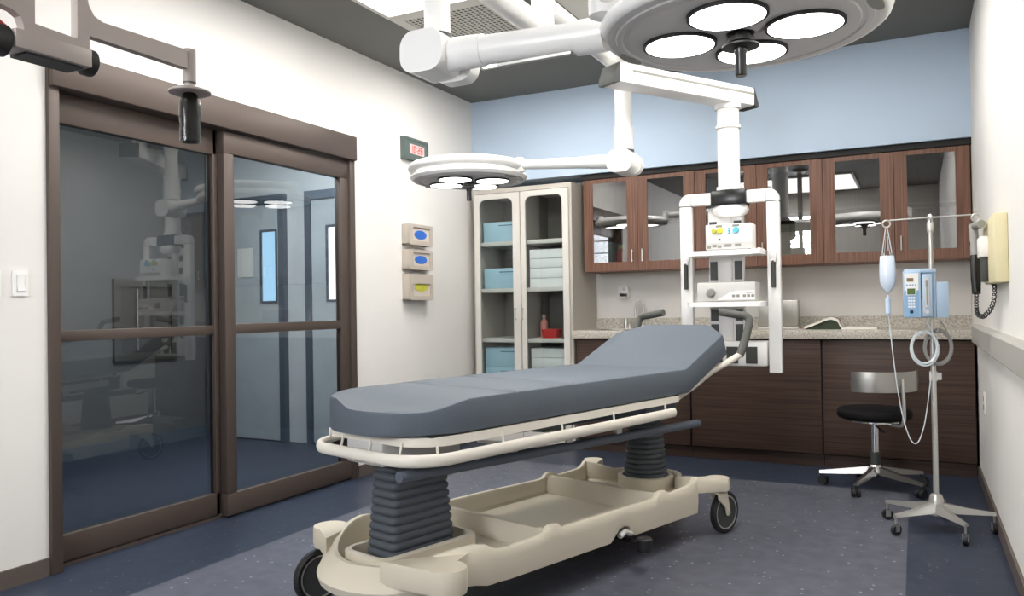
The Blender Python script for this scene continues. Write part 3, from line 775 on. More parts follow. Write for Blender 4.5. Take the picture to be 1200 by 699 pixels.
# caster arms, casters
def caster(u, v, uw, heading):
    """arm from tray to swivel at (u, v); wheel trails by heading"""
    s = 1 if v > 0 else -1
    c = bpy.data.objects.new('caster', None); COL.objects.link(c); c.parent = bed; c.location = Lp(u, v, 0); c.rotation_euler = (0, 0, heading)
    G().cyl((0, 0, .20), (0, 0, .228), .020).build('stem', M['black'], c)
    g = G()
    for sy in (1, -1):
        y0 = sy*.024
        g.prism([(-.035, .205), (.032, .205), (.045, .15), (.055, .105), (.048, .088), (.034, .088), (.02, .13), (-.03, .175)], 'y', y0-.004*sy, y0+.004*sy)
    g.box(-.035, .032, -.028, .028, .195, .207, .003); g.build('fork', M['cream'], c)
    w = G().lathe([(.080, -.014), (.092, -.015), (.1, -.009), (.1, .009), (.092, .015), (.080, .014)], (.044, 0, .1), 40, 'y', ring=True); 
    w = w.build('tyre', M['black'], c, 40)
    G().lathe([(.012, -.013), (.06, -.009), (.072, -.0125), (.081, -.0125), (.081, .0125), (.072, .0125), (.06, .009), (.012, .013)], (.044, 0, .1), 40, 'y').build('wheel_disc', M['dkgrey'], c, 30)
    G().lathe([(.074, -.0145), (.080, -.015), (.080, .015), (.074, .0145)], (.044, 0, .1), 40, 'y', ring=True).build('wheel_rim', M['satin'], c, 30)
    G().cyl((.044, -.031, .1), (.044, .031, .1), .008, seg=12).build('axle', M['satin'], c)
    return c
def arm(pts, z0, z1):
    g = G(); n = len(pts)
    loops = [[Lp(u, v, z0+.012) for u, v in pts], [Lp(u, v, z1-.01) for u, v in pts]]
    c = Vector((sum(p[0] for p in pts)/n, sum(p[1] for p in pts)/n))
    ins = [(c.x+(p[0]-c.x)*.95, c.y+(p[1]-c.y)*.95) for p in pts]
    loops = [[Lp(u, v, z0) for u, v in ins]]+loops+[[Lp(u, v, z1) for u, v in ins]]
    g.rings(loops); return g.build('caster_arm', M['cream'], tr, 40)
def lobe(cu, cv, r, s, u0, u1, v0, v1):
    """arm outline: root on the tray between u0 and u1 at v = vin, round tip at (cu, cv)"""
    pts = [(u0, v0)]
    for k in range(13):
        a = math.radians(-105+210*k/12); pts.append((cu+r*math.sin(a), cv+s*r*math.cos(a)))
    pts.append((u1, v1)); return pts
arm(lobe(.10, .362, .068, 1, -.005, .27, .16, .305), .207, .285)
arm(lobe(.15, -.335, .066, -1, .03, .30, -.19, -.312), .21, .285)
def lobe_head(cu, cv, r, s, v0, v1, uin):
    pts = [(uin, v0)]
    for k in range(13):
        a = math.radians(-100+200*k/12); pts.append((cu+r*math.cos(a), cv+r*math.sin(a)))
    pts.append((uin, v1)); return pts
arm(lobe_head(1.855, .37, .055, 1, .262, .333, 1.728), .212, .272)
arm(lobe_head(1.855, -.37, .055, -1, -.333, -.262, 1.728), .212, .272)
caster(.10, .365, 0, math.radians(195))
caster(.15, -.352, 0, math.radians(176))
caster(1.855, .372, 0, math.radians(-8))
caster(1.855, -.372, 0, math.radians(20))
# underside chassis and brake pedal
G().box(.1, 1.70, -.20, .20, .125, .165, .004).build('chassis', M['dkgrey'], bed)
pd = G().tube([Lp(.30, .10, .12), Lp(1.20, .16, .11), Lp(1.20, .36, .105)], .009, 8).build('brake_link', M['black'], bed)
G().lathe([(.012, -.03), (.032, -.026), (.034, .0), (.034, .022), (.026, .028)], Lp(1.20, .38, .105), 20).build('brake_pedal', M['black'], bed)
G().tube([Lp(1.10, .325, .15), Lp(1.14, .325, .162), Lp(1.18, .325, .145)], .012, 8).build('pedal_bush', M['lgrey'], bed)
# push handles
for s in (1, -1):
    pth = smooth_path([Lp(1.70, .24*s, .655), Lp(1.86, .25*s, .705), Lp(2.0, .265*s, .762), Lp(2.11, .30*s, .803), Lp(2.19, .33*s, .838)], 5)
    h = G().tube(pth, .017, 14).build('push_handle', M['creammet'], bed)
    g = G().tube(smooth_path([Lp(2.185, .33*s, .835), Lp(2.215, .335*s, .88), Lp(2.27, .342*s, .985), Lp(2.285, .335*s, 1.02), Lp(2.285, .315*s, 1.037), Lp(2.283, .27*s, 1.043), Lp(2.28, .175*s, 1.058)], 6), .0205, 14)
    g.build('foam_grip', M['foam'], h)

# ------------------------------------------------------------------ casework on the back wall
# countertop with sink opening
g = G(); g.box(-2.345, -2.20, 5.60, YB, .857, .915, .004).box(-1.80, XR, 5.60, YB, .857, .915, .004).box(-2.20, -1.80, 5.60, 5.72, .857, .915, .004).box(-2.20, -1.80, 6.0, YB, .857, .915, .004)
ct = g.build('countertop', M['granite']); tag(ct, 'long speckled granite countertop along the back wall', 'countertop')
boxes('backsplash', M['granite'], [(-2.345, XR, YB-.02, YB, .915, 1.0)], ct)
xs = [-2.325, -1.445, -.563, .322]
names = ['dark brown base cabinet on the left, partly behind the stretcher mattress', 'dark brown base cabinet below the device tower', 'dark brown base cabinet behind the rolling stool']
for i in range(3):
    t = thing('base_cabinet', names[i], 'cabinet', ((xs[i]+xs[i+1])/2, 5.65, 0), group='dark brown base cabinets')
    w = (xs[i+1]-xs[i])/2
    G().box(-w, -w+.018, 0, .49, .085, .857).box(w-.018, w, 0, .49, .085, .857).box(-w+.018, w-.018, .472, .49, .085, .857).box(-w+.018, w-.018, 0, .472, .085, .103).build('body', M['dark'], t)
    G().box(-w+.006, w-.006, -.02, 0, .092, .85, .002).build('door', M['woodl_shaded'], t)
    G().box(-w+.002, w-.002, .03, .05, 0, .085).build('toe_kick', M['woodl_shaded'], t)
# wall cabinets
wx = -2.312
wl = ['left brown wall cabinet with red items behind its first glass door', 'middle brown wall cabinet behind the boom column, white boxes inside', 'right brown wall cabinet above the drip stand']
for i in range(3):
    xa = wx+.88*i; t = thing('wall_cabinet', wl[i], 'cabinet', (xa, 5.80, 1.365), group='brown wall cabinets')
    H = .727
    g = G(); g.box(0, .018, .02, .345, 0, H).box(.862, .88, .02, .345, 0, H).box(.018, .862, .02, .345, 0, .018).box(.018, .862, .02, .345, H-.018, H).box(.018, .862, .33, .345, .018, H-.018).box(.43, .45, .02, .33, .018, H-.018)
    g.use(M['woodu']); g.build('body', M['woodu'], t)
    boxes('shelf', M['cabin'], [(.02, .428, .05, .32, .37, .385), (.452, .86, .05, .32, .37, .385)], t)
    for k in range(2):
        a = .002+.44*k; b = .438+.44*k; p0, p1 = .44*k+.078, .44*k+.355
        g = G().plate([(a, .003), (b, .003), (b, H-.003), (a, H-.003)], [(p0, .072), (p1, .072), (p1, .692), (p0, .692)], 'y', 0, .018)
        d = g.build('door', M['woodu'], t, 0)
        G().box(p0, p1, .006, .010, .072, .692).build('pane', M['wglass'], d)
        hx = b-.05+.008 if k == 0 else a+.035
        G().cyl((hx, -.022, .07), (hx, -.022, .165), .0045, seg=10).cyl((hx, -.022, .08), (hx, .002, .08), .0035, seg=8).cyl((hx, -.022, .155), (hx, .002, .155), .0035, seg=8).build('handle', M['satin'], d)

# things inside the wall cabinets
t = thing('bottle', 'red bottle with yellow cap behind the first wall cabinet door', 'bottle', (-2.05, 5.93, 1.383))
G().lathe([(.04, 0), (.042, .12), (.04, .14), (.02, .16), (.02, .17)], seg=20).build('body', M['red'], t); G().lathe([(.023, .165), (.023, .195)], seg=16).build('cap', M['gyel'], t)
tag(G().box(-2.235, -2.11, 5.88, 6.05, 1.3832, 1.60, .004).build('storage_box', M['bin']), 'pale blue box standing behind the first wall cabinet door', 'box')
k = 0
for (xa, xb) in ((-.90, -.78), (-.775, -.64)):
    for z in range(3):
        tag(G().box(xa, xb, 5.87, 6.08, 1.384+z*.092, 1.384+z*.092+.09, .002).build('carton', M['carton']),
            '%s white carton of the %s stack behind the middle cabinet glass' % (('bottom', 'middle', 'top')[z], 'left' if xa < -.8 else 'right'), 'carton', 'white cartons in the wall cabinet')

# tall cabinet
t = thing('tall_cabinet', 'tall taupe metal supply cabinet with two glass doors in the corner', 'cabinet', (-2.775, 5.63, 0))
g = G(); g.box(-.435, -.41, 0, .51, 0, 2.06).box(.41, .433, 0, .51, 0, 2.06).box(-.41, .41, 0, .51, 2.025, 2.06).box(-.41, .41, 0, .51, 0, .06)
g.build('body', M['cab'], t)
G().box(-.41, .41, .49, .51, .06, 2.025).box(-.012, .012, .03, .49, .06, 2.025).build('back_panel', M['cabin'], t)
for z in (1.635, 1.256, .852, .45):
    for a, b in ((-.408, -.014), (.014, .408)): G().box(a, b, .03, .485, z-.032, z, .002).build('shelf', M['cabd'], t)
for k, (a, b, w0, w1, hx) in enumerate(((-.412, -.0035, -.368, -.068, -.046), (.0035, .412, .044, .362, .016))):
    o = rrect(a, b, .03, 2.018, .004, 6); i = rrect(w0, w1, .12, 1.975, .05, 6)
    d = G().plate(o, i, 'y', -.022, -.002).build('door', M['cabd'], t, 30)
    G().prism(rrect(w0, w1, .12, 1.975, .05, 6), 'y', -.012, -.008).build('pane', M['cglass'], d)
    G().cyl((hx, -.045, 1.0), (hx, -.045, 1.098), .0045, seg=10).cyl((hx, -.045, 1.008), (hx, -.02, 1.008), .0035, seg=8).cyl((hx, -.045, 1.09), (hx, -.02, 1.09), .0035, seg=8).build('handle', M['satin'], d)

# contents of the tall cabinet
def supply_bin(z, label, h=.165):
    b = thing('storage_bin', label, 'bin', (-2.985, 5.70, z), group='pale blue bins in the tall cabinet')
    G().box(-.175, .178, 0, .36, 0, h, .008).build('body', M['bin'], b)
    G().box(-.03, .10, -.003, .003, h-.035, h-.026).build('label_slot', M['bind'], b)
supply_bin(1.635, 'pale blue bin on the top shelf, left side of the tall cabinet')
supply_bin(1.256, 'pale blue bin on the second shelf, left side of the tall cabinet')
supply_bin(.45, 'pale blue bin at the bottom left of the tall cabinet, under another bin', .165)
supply_bin(.616, 'pale blue bin stacked on another bin, low left in the tall cabinet', .158)
zz = 1.256
for i, h in enumerate((.075, .08, .075, .075)):
    tag(G().box(-2.74, -2.385, 5.70, 6.05, zz, zz+h-.003, .002).build('carton', M['carton']), ('white carton at the bottom of the upper stack in the tall cabinet', 'second white carton from the bottom, upper stack in the tall cabinet', 'third white carton from the bottom, upper stack in the tall cabinet', 'topmost white carton of the upper stack in the tall cabinet')[i], 'carton', 'white cartons, upper stack in the tall cabinet')
    zz += h
zz = .45
for i, h in enumerate((.085, .085, .08, .075)):
    tag(G().box(-2.74, -2.385, 5.70, 6.05, zz, zz+h-.003, .002).build('carton', M['carton']), ('white carton at the bottom of the low stack in the tall cabinet', 'second white carton of the low stack in the tall cabinet', 'third white carton of the low stack in the tall cabinet', 'topmost white carton of the low stack in the tall cabinet')[i], 'carton', 'white cartons, low stack in the tall cabinet')
    zz += h
t = thing('basket', 'small red tray on the third shelf of the tall cabinet', 'tray', (-2.60, 5.80, .852))
g = G(); g.rings([[(p[0], p[1], z) for p in rrect(-.07*q, .07*q, -.07*q, .07*q, .02, 5)] for z, q in ((0, .85), (.07, 1.0), (.07, .92), (.008, .78))]); g.build('body', M['red'], t)
for x, lab in ((-2.69, 'pink bottle left of the red tray in the tall cabinet'), (-2.475, 'pink bottle right of the red tray in the tall cabinet')):
    t = thing('bottle', lab, 'bottle', (x, 5.85, .852), group='pink bottles in the tall cabinet')
    G().lathe([(.03, 0), (.032, .10), (.03, .13), (.012, .15), (.012, .165)], seg=20).build('body', M['pink'], t); G().lathe([(.015, .16), (.015, .185)], seg=14).build('cap', M['gbox'], t)

# sink, faucet and counter items
t = thing('sink', 'stainless basin let into the left end of the granite countertop', 'sink', (-2.0, 5.86, .915))
g = G(); g.rings([[(p[0], p[1], z) for p in rrect(-a, a, -b, b, r, 6)] for z, a, b, r in ((.004, .215, .155, .05), (.004, .19, .13, .05), (-.13, .17, .11, .05), (-.135, .17, .11, .05), (-.137, .02, .02, .01))], False); g.build('basin', M['steel'], t)
t = thing('faucet', 'thin chrome gooseneck faucet on the counter below the soap dispenser', 'faucet', (-1.925, 6.06, .915))
pts = [(0, 0, 0), (0, 0, .15)]+[(-.028+.028*math.cos(a_), -.028*(1-math.cos(a_))*.3, .15+.075*math.sin(a_)) for a_ in [PI*k/12 for k in range(1, 13)]]+[(-.058, -.02, .10)]
G().tube(pts, .008, 12).build('spout', M['satin'], t); G().lathe([(.022, 0), (.02, .02), (.012, .03)], seg=20).build('base', M['satin'], t)
for x in (-.11, .11):
    G().lathe([(.016, 0), (.014, .04), (.01, .045), (.01, .055)], (x, .0, 0), 16).box(x-.006, x+.006, -.05, .01, .05, .06, .002).build('lever', M['satin'], t)
t = thing('soap_pump', 'short steel soap pump standing beside the sink', 'soap pump', (-2.06, 6.05, .915))
G().cyl((0, 0, 0), (0, 0, .07), .022).build('body', M['satin'], t); G().cyl((0, 0, .07), (0, 0, .085), .012).build('pump_head', M['satin'], t)
t = thing('soap_dispenser', 'white soap dispenser mounted on the back wall above the faucet', 'soap dispenser', (-2.095, YB, 1.165))
g = G(); g.prism(rrect(-.04, .04, .0, .098, .02, 6), 'y', -.07, 0); g.build('body', M['whitep'], t)
G().box(-.03, .035, -.073, -.068, .01, .034, .002).build('push_bar', M['bgloss'], t)
G().cyl((.01, -.07, .07), (.01, -.073, .07), .016, seg=20).build('window', M['lgrey'], t)
t = thing('steel_case', 'brushed steel case standing on the counter just right of the device tower', 'case', (-.885, 6.01, .915))
G().box(-.135, .135, -.055, .055, .018, .205, .004).build('body', M['steel'], t)
G().box(-.135, .14, -.06, .055, 0, .016, .002).build('base', M['lgrey'], t)
# open magazine
t = thing('magazine', 'open magazine with a raised page lying on the counter left of the infusion pump', 'magazine', (-.45, 5.80, .915))
up = smooth_path([(-.24, 0, .004), (-.17, 0, .030), (-.10, 0, .060), (-.06, 0, .066), (-.025, 0, .05), (-.01, 0, .02), (0, 0, .004)], 6)
top = [(p.x, p.z+.016) for p in up]; bot = [(p.x, p.z) for p in up][::-1]
G().prism(top+bot, 'y', 0, .24).build('raised_pages', M['paper'], t, 60)
G().prism([(p.x, p.z-.0003) for p in up]+[(p.x, .0004) for p in up[1:-1]][::-1], 'y', .012, .235).build('inner_page', M['pgreen'], t)
G().prism([(0, 0), (.22, 0), (.22, .012), (.05, .016), (0, .012)], 'y', 0, .24).build('flat_pages', M['paper'], t)
def on_arch(i0, i1, y0, y1, m):
    q = [(p.x, p.z+.0172) for p in up[i0:i1]]; r_ = [(p.x, p.z+.0155) for p in up[i0:i1]][::-1]
    G().prism(q+r_, 'y', y0, y1).build('print_patch', m, t, 60)
on_arch(20, 27, .10, .20, M['pred']); on_arch(26, 31, .03, .08, M['pred']); on_arch(14, 19, .16, .22, M['pred'])

# ------------------------------------------------------------------ left wall things
t = thing('digital_clock', 'grey digital wall clock with red digits above the glove dispensers', 'clock', (XL, 4.872, 2.19))
g = G(); g.prism(rrect(-.158, .158, 0, .162, .006, 3), 'x', 0, .035); g.build('case', M['clock'], t)
G().plate([(-.150, .008), (.150, .008), (.150, .154), (-.150, .154)], [(-.135, .02), (.135, .02), (.135, .142), (-.135, .142)], 'x', .035, .039).build('bezel', M['clock'], t)
G().box(.034, .0365, -.09, .10, .045, .115).build('display', M['lcd'], t)
SEG = {'0': 'abcdef', '1': 'bc', '2': 'abged', '8': 'abcdefg', ':': ''}
g = G(); y = -.075
for ch in '10:28':
    if ch == ':':
        g.box(.0365, .0375, y, y+.006, .068, .074).box(.0365, .0375, y, y+.006, .088, .094); y += .016; continue
    w, h = .026, .05; zb = .055
    S = {'a': (0, w, h-.006, h), 'g': (0, w, h/2-.003, h/2+.003), 'd': (0, w, 0, .006), 'f': (0, .006, h/2, h), 'b': (w-.006, w, h/2, h), 'e': (0, .006, 0, h/2), 'c': (w-.006, w, 0, h/2)}
    for s in SEG[ch]: a, b, c, d = S[s]; g.box(.0365, .0376, y+a, y+b, zb+c, zb+d)
    y += .036
g.build('digits', M['digit'], t, 0)

def dispenser(z0, z1, label, gm, low):
    h = z1-z0
    t = thing('glove_dispenser', label, 'glove dispenser', (XL, 4.862, z0), group='beige glove dispensers on the left wall')
    d = .072
    g = G(); g.box(-.001, .015, -.13, .13, 0, h, .002).box(-.001, d, -.147, -.132, 0, h, .003).box(-.001, d, .132, .147, 0, h, .003).box(-.001, d, -.147, .147, 0, .012, .003)
    g.plate(rrect(-.147, .147, 0, h, .004, 5), rrect(-.115, .115, .03, h-(.02 if not low else .07), .015, 5), 'x', d-.006, d+.004)
    g.build('holder', M['gbody'], t)
    zt = h-.03 if not low else h-.075
    G().box(.016, d-.008, -.13, .13, .014, h-.004).build('glove_box', M['gbox'], t)
    zc = .03+(zt-.03)*.52
    ov = [(math.cos(2*PI*k/28)*.078, zc+math.sin(2*PI*k/28)*min(.038, (zt-.03)*.36)) for k in range(28)]
    if low: ov = [(p[0]*1.1, p[1]+.02) for p in ov]
    G().prism(ov, 'x', d-.0085, d-.0055).build('opening', gm, t)
dispenser(1.565, 1.715, 'top glove dispenser with a blue oval opening on the left wall', M['gblue'], False)
dispenser(1.385, 1.53, 'middle glove dispenser with a blue oval opening on the left wall', M['gblue'], False)
dispenser(1.165, 1.355, 'lowest glove dispenser with yellow gloves showing on the left wall', M['gyel'], True)

for y, lab in ((1.985, 'white rocker light switch beside the bronze door frame'), (1.875, 'white light switch cut off by the left edge of the picture')):
    t = thing('light_switch', lab, 'light switch', (XL, y, 1.18), group='light switches on the left wall')
    G().prism(rrect(-.032, .032, 0, .105, .004, 3), 'x', 0, .007).build('plate', M['whitep'], t)
    G().plate([(-.017, .018), (.017, .018), (.017, .088), (-.017, .088)], [(-.015, .02), (.015, .02), (.015, .086), (-.015, .086)], 'x', .007, .0085).build('rocker_frame', M['lgrey'], t)
    G().prism([(.006, .021), (.013, .021), (.008, .053), (.011, .085), (.006, .085)], 'y', -.0148, .0148).build('rocker', M['whitep'], t)

# ------------------------------------------------------------------ right wall things
t = thing('bumper_handrail', 'long grey bumper handrail running along the right wall', 'handrail', (XR, 2.0, .84))
P = [(0, 0), (-.03, 0), (-.042, .012), (-.042, .104), (-.03, .116), (0, .116)]
G().prism([(p[0], p[1]) for p in P], 'y', -3.4, 3.36).build('rail', M['rail'], t)
G().prism([(p[0], p[1]) for p in P], 'y', 3.362, 3.44).build('end_cap', M['rail'], t)
t = thing('wall_outlet', 'white power outlet low on the right wall below the handrail', 'outlet', (XR, 5.14, .46))
G().prism(rrect(-.038, .038, 0, .125, .004, 3), 'x', -.007, 0).build('plate', M['whitep'], t)
for z in (.025, .075): G().prism(rrect(-.016, .016, z, z+.03, .008, 4), 'x', -.0085, -.006).build('socket', M['print'], t)
t = thing('wall_diagnostic_board', 'pale yellow wall board with a white box and dark handset cradle on the right wall', 'wall board', (XR, 3.98, 1.17))
G().box(-.05, 0, -.27, .27, 0, .28, .006).build('board', M['yellow'], t)
G().box(-.082, -.0, .02, .17, .116, .208, .006).build('white_box', M['whitep'], t)
G().box(-.072, -.05, .03, .15, .01, .118, .004).build('cradle', M['dkgrey'], t)
t = thing('handset', 'dark handset with a coiled cord hanging beside the pale yellow wall board', 'handset', (XR, 4.27, 1.2))
ox = -XR
def hs(g, n, m): 
    o = g.build(n, m, t); o.location = (-XR, -4.27, -1.2); return o
hs(G().box(.27, XR, 4.255, 4.30, 1.29, 1.33, .004), 'hook', M['dkgrey'])
hs(G().cyl((.25, 4.40, 1.452), (.262, 3.98, 1.43), .017, seg=18), 'head', M['print'])
hs(G().tube([(.25, 4.29, 1.45), (.25, 4.27, 1.40), (.25, 4.25, 1.30)], .018, 14), 'shaft', M['greycoil'])
hs(G().tube([(.25, 4.25, 1.305), (.25, 4.22, 1.2), (.25, 4.20, 1.13)], [.02, .021, .018], 14), 'grip', M['bgloss'])
hs(G().tube([(.25, 4.27, 1.37), (.25, 4.27, 1.355)], .021, 14), 'collar', M['bgloss'])
cp = smooth_path([(.25, 4.20, 1.13), (.248, 4.19, 1.07), (.25, 4.14, 1.035), (.27, 4.05, 1.03), (.30, 4.03, 1.08), (.31, 4.06, 1.16), (.30, 4.10, 1.18)], 26); coil = []
for i, p in enumerate(cp):
    a_ = i*1.15; coil.append((p.x+.008*math.cos(a_), p.y+.010*math.sin(a_)*.6, p.z+.010*math.sin(a_)))
hs(G().tube(coil, .0026, 6), 'coiled_cord', M['black'])

# ------------------------------------------------------------------ rolling stool
t = thing('rolling_stool', 'chrome rolling stool with black round seat and curved chrome backrest', 'stool', (-.23, 5.14, 0))
G().lathe([(.03, .405), (.17, .408), (.198, .418), (.205, .435), (.205, .455), (.195, .470), (.15, .477), (.02, .479)], seg=48).build('seat', M['padblack'], t, 60)
G().lathe([(.14, .395), (.14, .405), (.05, .406)], seg=32).build('seat_plate', M['chrome'], t)
G().cyl((0, 0, .215), (0, 0, .40), .022).lathe([(.018, .09), (.018, .22)]).build('gas_column', M['chrome'], t)
G().cyl((0, 0, .135), (0, 0, .215), .027).build('column_sleeve', M['dkgrey'], t)
G().tube([(.01, -.02, .37), (.05, -.10, .345), (.06, -.12, .35)], .006, 8).build('height_lever', M['black'], t)
G().lathe([(.03, .075), (.045, .085), (.045, .115), (.03, .14)], seg=24).build('hub', M['chrome'], t)
for k in range(5):
    a_ = math.radians(181+72*k); c, s = math.cos(a_), math.sin(a_)
    R_ = Matrix.Rotation(a_, 4, 'Z'); g = G()
    v = []
    for x, hw, z0, z1 in ((.03, .022, .085, .13), (.16, .018, .075, .108), (.31, .012, .066, .084)):
        v.append([R_ @ Vector((x, y, z)) for y, z in ((-hw, z0), (hw, z0), (hw*.6, z1), (-hw*.6, z1))])
    g.rings(v); lg = g.build('leg', M['stoolm'], t)
    wc = R_ @ Vector((.30, 0, 0)); h = Matrix.Translation(wc) @ Matrix.Rotation(a_*1.7+.6, 4, 'Z')
    g = G(); g.cyl(h @ Vector((0, 0, .045)), h @ Vector((0, 0, .072)), .008, seg=10); 
    for sy in (-.014, .014): g.cyl(h @ Vector((.012, sy-.009, .025)), h @ Vector((.012, sy+.009, .025)), .025, seg=20)
    g.box(-.012, .03, -.008, .008, .03, .05, mtx=h)
    g.build('caster', M['black'], lg)
bp = []
for k in range(25):
    a_ = math.radians(-118+120*k/24); bp.append((a_, .225))
g = G(); rings = []
for a_, r in bp:
    rings.append([((r+dr)*math.cos(a_), (r+dr)*math.sin(a_), z) for dr, z in ((0, .585), (.008, .585), (.012, .64), (.008, .70), (0, .70), (.004, .64))])
g.rings(rings); g.build('backrest', M['steel'], t, 50)
am = math.radians(-50)
G().tube(smooth_path([(.06*math.cos(am), .06*math.sin(am), .398), (.20*math.cos(am), .20*math.sin(am), .392), (.245*math.cos(am), .245*math.sin(am), .42), (.25*math.cos(am), .25*math.sin(am), .52), (.243*math.cos(am), .243*math.sin(am), .66)], 6), .010, 10).build('back_support', M['satin'], t)

# ------------------------------------------------------------------ drip stand
IX, IY = .07, 4.31
t = thing('drip_stand', 'silver drip stand on five small casters with four ring hooks', 'drip stand', (IX, IY, 0))
G().cyl((0, 0, .10), (0, 0, .90), .0125, seg=20).build('lower_pole', M['satin'], t)
G().cyl((0, 0, .88), (0, 0, 1.50), .0105, seg=20).lathe([(.014, 1.43), (.015, 1.44), (.015, 1.475), (.010, 1.485)], seg=20).build('upper_pole', M['satin'], t)
G().lathe([(.03, .07), (.034, .075), (.034, .14), (.026, .17), (.014, .175)], seg=24).build('hub', M['satin'], t)
G().cyl((0, -.0, .715), (0, 0, .76), .017).box(.008, .035, -.012, .012, .72, .755, .003).build('clamp_collar', M['lgrey'], t)
for k in range(5):
    a_ = math.radians(153+72*k); R_ = Matrix.Rotation(a_, 4, 'Z'); g = G(); v = []
    for x, hw, z0, z1 in ((.02, .022, .085, .135), (.13, .016, .085, .112), (.25, .010, .085, .098)):
        v.append([R_ @ Vector((x, y, z)) for y, z in ((-hw, z0), (hw, z0), (hw*.7, z1), (-hw*.7, z1))])
    g.rings(v); lg = g.build('leg', M['satin'], t)
    wc = R_ @ Vector((.243, 0, 0)); h = Matrix.Translation(wc) @ Matrix.Rotation(math.radians(205+25*k), 4, 'Z')
    cs = G().cyl(h @ Vector((0, 0, .03)), h @ Vector((0, 0, .09)), .0055, seg=10).box(-.012, .012, -.012, -.009, .018, .05, mtx=h).box(-.012, .012, .009, .012, .018, .05, mtx=h).build('caster_fork', M['satin'], lg)
    G().cyl(h @ Vector((0, -.0085, .026)), h @ Vector((0, .0085, .026)), .026, seg=24).build('wheel', M['black'], lg)
for hx in (-.037, .022):
    G().tube([(0, 0, .95), (hx*.6, -.012, .952), (hx, -.02, .953), (hx, -.066, .955), (hx, -.072, .972)], .0028, 8).build('cable_hook', M['satin'], t)
def hook(cx, cy, cz, ax, r=.017):
    return [(cx+(r*math.cos(q) if ax == 'x' else 0), cy+(r*math.cos(q) if ax == 'y' else 0), cz+r*math.sin(q)) for q in [2*PI*k/20 for k in range(21)]]
g = G().cyl((-.175, 0, 1.498), (.175, 0, 1.503), .004, seg=10).cyl((0, -.14, 1.50), (0, .14, 1.50), .004, seg=10).lathe([(.008, 1.485), (.012, 1.492), (.012, 1.508), (.006, 1.516)], seg=16)
for p, ax in (((-.19, 0, 1.482), 'x'), ((.19, 0, 1.488), 'x'), ((0, -.155, 1.484), 'y'), ((0, .155, 1.484), 'y')): g.tube(hook(*p, ax), .004, 8)
g.build('hook_bar', M['satin'], t)

# drip bag on the left hook
bxx = IX-.19
t = thing('drip_bag', 'clear drip bag of fluid hanging from the left hook of the drip stand', 'drip bag', (bxx, IY, 1.464))
g = G(); rr = []
for z, w, d in ((-.13, .030, .004), (-.135, .034, .010), (-.17, .037, .019), (-.22, .039, .023), (-.27, .037, .022), (-.30, .026, .015), (-.322, .010, .008), (-.33, .006, .006)):
    rr.append([(w*math.cos(q), d*math.sin(q), z) for q in [2*PI*k/20 for k in range(20)]])
g.rings(rr); g.build('bag', M['fluid'], t, 60)
g = G(); rr = []
for z, w, d in ((-.139, .031, .008), (-.17, .0345, .016), (-.22, .0365, .020), (-.27, .0345, .019), (-.298, .024, .012), (-.318, .008, .006)):
    rr.append([(w*math.cos(q), d*math.sin(q), z) for q in [2*PI*k/20 for k in range(20)]])
g.rings(rr); g.build('fluid', mat('pale_blue_fluid', (236, 241, 248), .25), t, 60)
G().tube([(-.022, 0, -.132), (-.004, 0, -.0), (.004, 0, 0), (.022, 0, -.132)], .0022, 6).tube([(-.012, .0, -.132), (0, 0, .0), (.012, 0, -.132)], .0015, 6).build('strap', M['tubing'], t)
G().cyl((-.018, 0, -.142), (-.018, 0, -.125), .006, seg=10).cyl((.018, 0, -.142), (.018, 0, -.125), .006, seg=10).build('port_clip', M['print'], t)
G().lathe([(.003, -.33), (.005, -.345), (.0115, -.35), (.0115, -.425), (.004, -.432)], seg=16).build('drip_chamber', mat('pale_chamber', (200, 218, 238), .25), t)
z0 = 1.464
def iv(x, z, y=0): return (x*.9273-bxx, y, 1.1+(z-1.1)*.9273-z0)
G().tube(smooth_path([(0, 0, -.43), (.008, -.004, -.52), (.02, -.008, -.66), (.035, -.01, -.80), (.055, -.01, -.93), (.085, -.01, -1.035), (.115, -.01, -1.05), (.142, -.01, -.98), (.16, -.012, -.88), (.178, -.014, -.74)], 6), .0026, 8).build('drip_line', M['tubing'], t)

# infusion pump
t = thing('infusion_pump', 'light blue infusion pump clamped to the drip stand with a green screen', 'infusion pump', (IX, IY, 1.02))
g = G(); g.box(-.122, -.045, -.115, -.018, 0, .222, .006).box(-.115, .018, -.105, -.018, .212, .232, .004).box(-.045, .018, -.095, -.018, 0, .212, .004); g.build('body', M['pump'], t)
G().box(-.042, .002, -.118, -.095, .004, .205, .004).build('door', M['pump'], t)
G().box(.018, .068, -.10, -.018, 0, .168, .003).build('battery_case', M['pump'], t)
G().box(-.117, -.056, -.117, -.1145, .008, .214).build('face_lower', M['pumpd'], t)
G().box(-.116, -.056, -.1185, -.1165, .13, .212).build('face_upper', M['whitep'], t)
G().box(-.105, -.077, -.1195, -.118, .172, .189).build('rate_display', M['olive'], t)
G().box(-.108, -.066, -.1195, -.1168, .108, .142).build('screen_frame', M['whitep'], t)
G().box(-.104, -.070, -.1205, -.119, .111, .139).build('screen', M['green'], t)
for r_ in range(4):
    for c_ in range(3): G().box(-.101+c_*.0105, -.0925+c_*.0105, -.119, -.1165, .048+r_*.014, .058+r_*.014).build('key', M['whitep'], t)
G().box(-.094, -.080, -.119, -.1165, .022, .036).build('start_key', M['bgloss'], t)
for k in range(4): G().box(-.108+k*.012, -.100+k*.012, -.1195, -.118, .152, .159).build('key', M['pumpd'], t)
G().box(-.03, -.012, -.121, -.117, .05, .19).build('window', M['lgrey'], t)
G().box(-.026, -.016, -.1235, -.1205, .145, .178).box(-.0235, -.0185, -.1235, -.1205, .06, .145).build('tube_clip', M['print'], t)
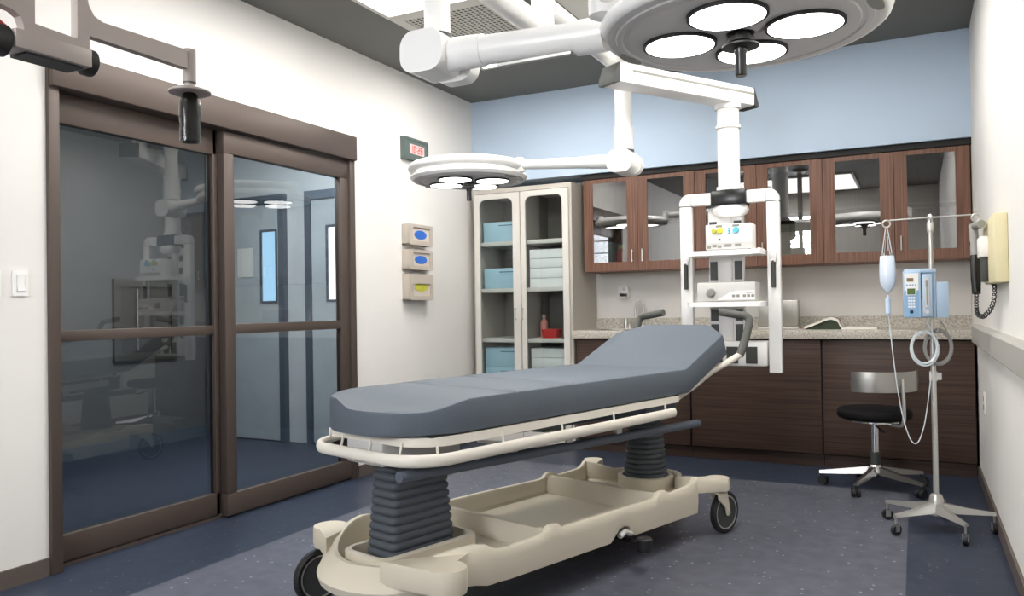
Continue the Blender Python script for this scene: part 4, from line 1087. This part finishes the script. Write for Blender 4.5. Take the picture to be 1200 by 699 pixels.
G().cyl((-.021, -.117, .028), (-.021, -.124, .028), .009, seg=16).box(-.036, -.03, -.120, -.117, .03, .05).build('latch', M['lgrey'], t)
G().box(-.014, .016, -.02, -.009, .08, .14, .002).cyl((.0, -.012, .11), (.03, -.012, .11), .008, seg=12).build('pole_clamp', M['dkgrey'], t)

# coils hung on the stand
def coil_thing(name, label, dx, dy, m, n, r0, zc):
    t = thing(name, label, 'cable', (IX+dx, IY+dy, zc))
    pts = []
    for k in range(n*28+1):
        q = 2*PI*k/28; w = 1+.05*math.sin(q*.37+dx*90)
        pts.append((r0*.72*w*math.cos(q)+.004*math.sin(q*.21), -.008+.014*k/(n*28), r0*w*math.sin(q)+.004*math.cos(q*.3)))
    pts += [(r0*.4, .0, r0*1.15), (.01, .004, r0*1.6)]
    G().tube(pts, .0038, 6).build('loop', m, t)
    G().tube([(-.006, .012, r0*.9), (-.006, .0, r0*1.05), (-.004, -.012, r0*.95)], .003, 6).build('tie', M['tubing'], t)
coil_thing('tubing_coil', 'white coil of tubing hanging on the drip stand', -.037, -.052, M['tubing'], 5, .078, .875)
coil_thing('cable_coil', 'grey coil of power cable hanging on the drip stand', .022, -.027, M['greycoil'], 6, .080, .878)

# ------------------------------------------------------------------ world, camera, view
w = bpy.data.worlds.new('world'); SC.world = w; w.use_nodes = True
w.node_tree.nodes['Background'].inputs['Color'].default_value = (.8, .85, .9, 1); w.node_tree.nodes['Background'].inputs['Strength'].default_value = .02

cam_d = bpy.data.cameras.new('camera'); cam = bpy.data.objects.new('camera', cam_d); COL.objects.link(cam)
cam_d.sensor_width = 36; cam_d.sensor_fit = 'HORIZONTAL'; cam_d.lens = 36*927.864/1200; cam_d.clip_start = .05
yaw, pitch, roll = .471120078, .0120593972, -.0162391604
f = Vector((-math.sin(yaw)*math.cos(pitch), math.cos(yaw)*math.cos(pitch), math.sin(pitch)))
r = Vector((math.cos(yaw), math.sin(yaw), 0)); u = r.cross(f)
r2 = r*math.cos(roll)+u*math.sin(roll); u2 = -r*math.sin(roll)+u*math.cos(roll)
m4 = Matrix((r2, u2, -f)).transposed().to_4x4(); m4.translation = (0, 0, 1.10)
cam.matrix_world = m4
SC.camera = cam
SC.view_settings.view_transform = 'Standard'; SC.view_settings.look = 'None'; SC.view_settings.gamma = 1
SC.view_settings.use_curve_mapping = False; SC.view_settings.exposure = 0.4
SC.cycles.max_bounces = 10; SC.cycles.transparent_max_bounces = 16; SC.cycles.caustics_reflective = False
SC.cycles.sample_clamp_indirect = 6
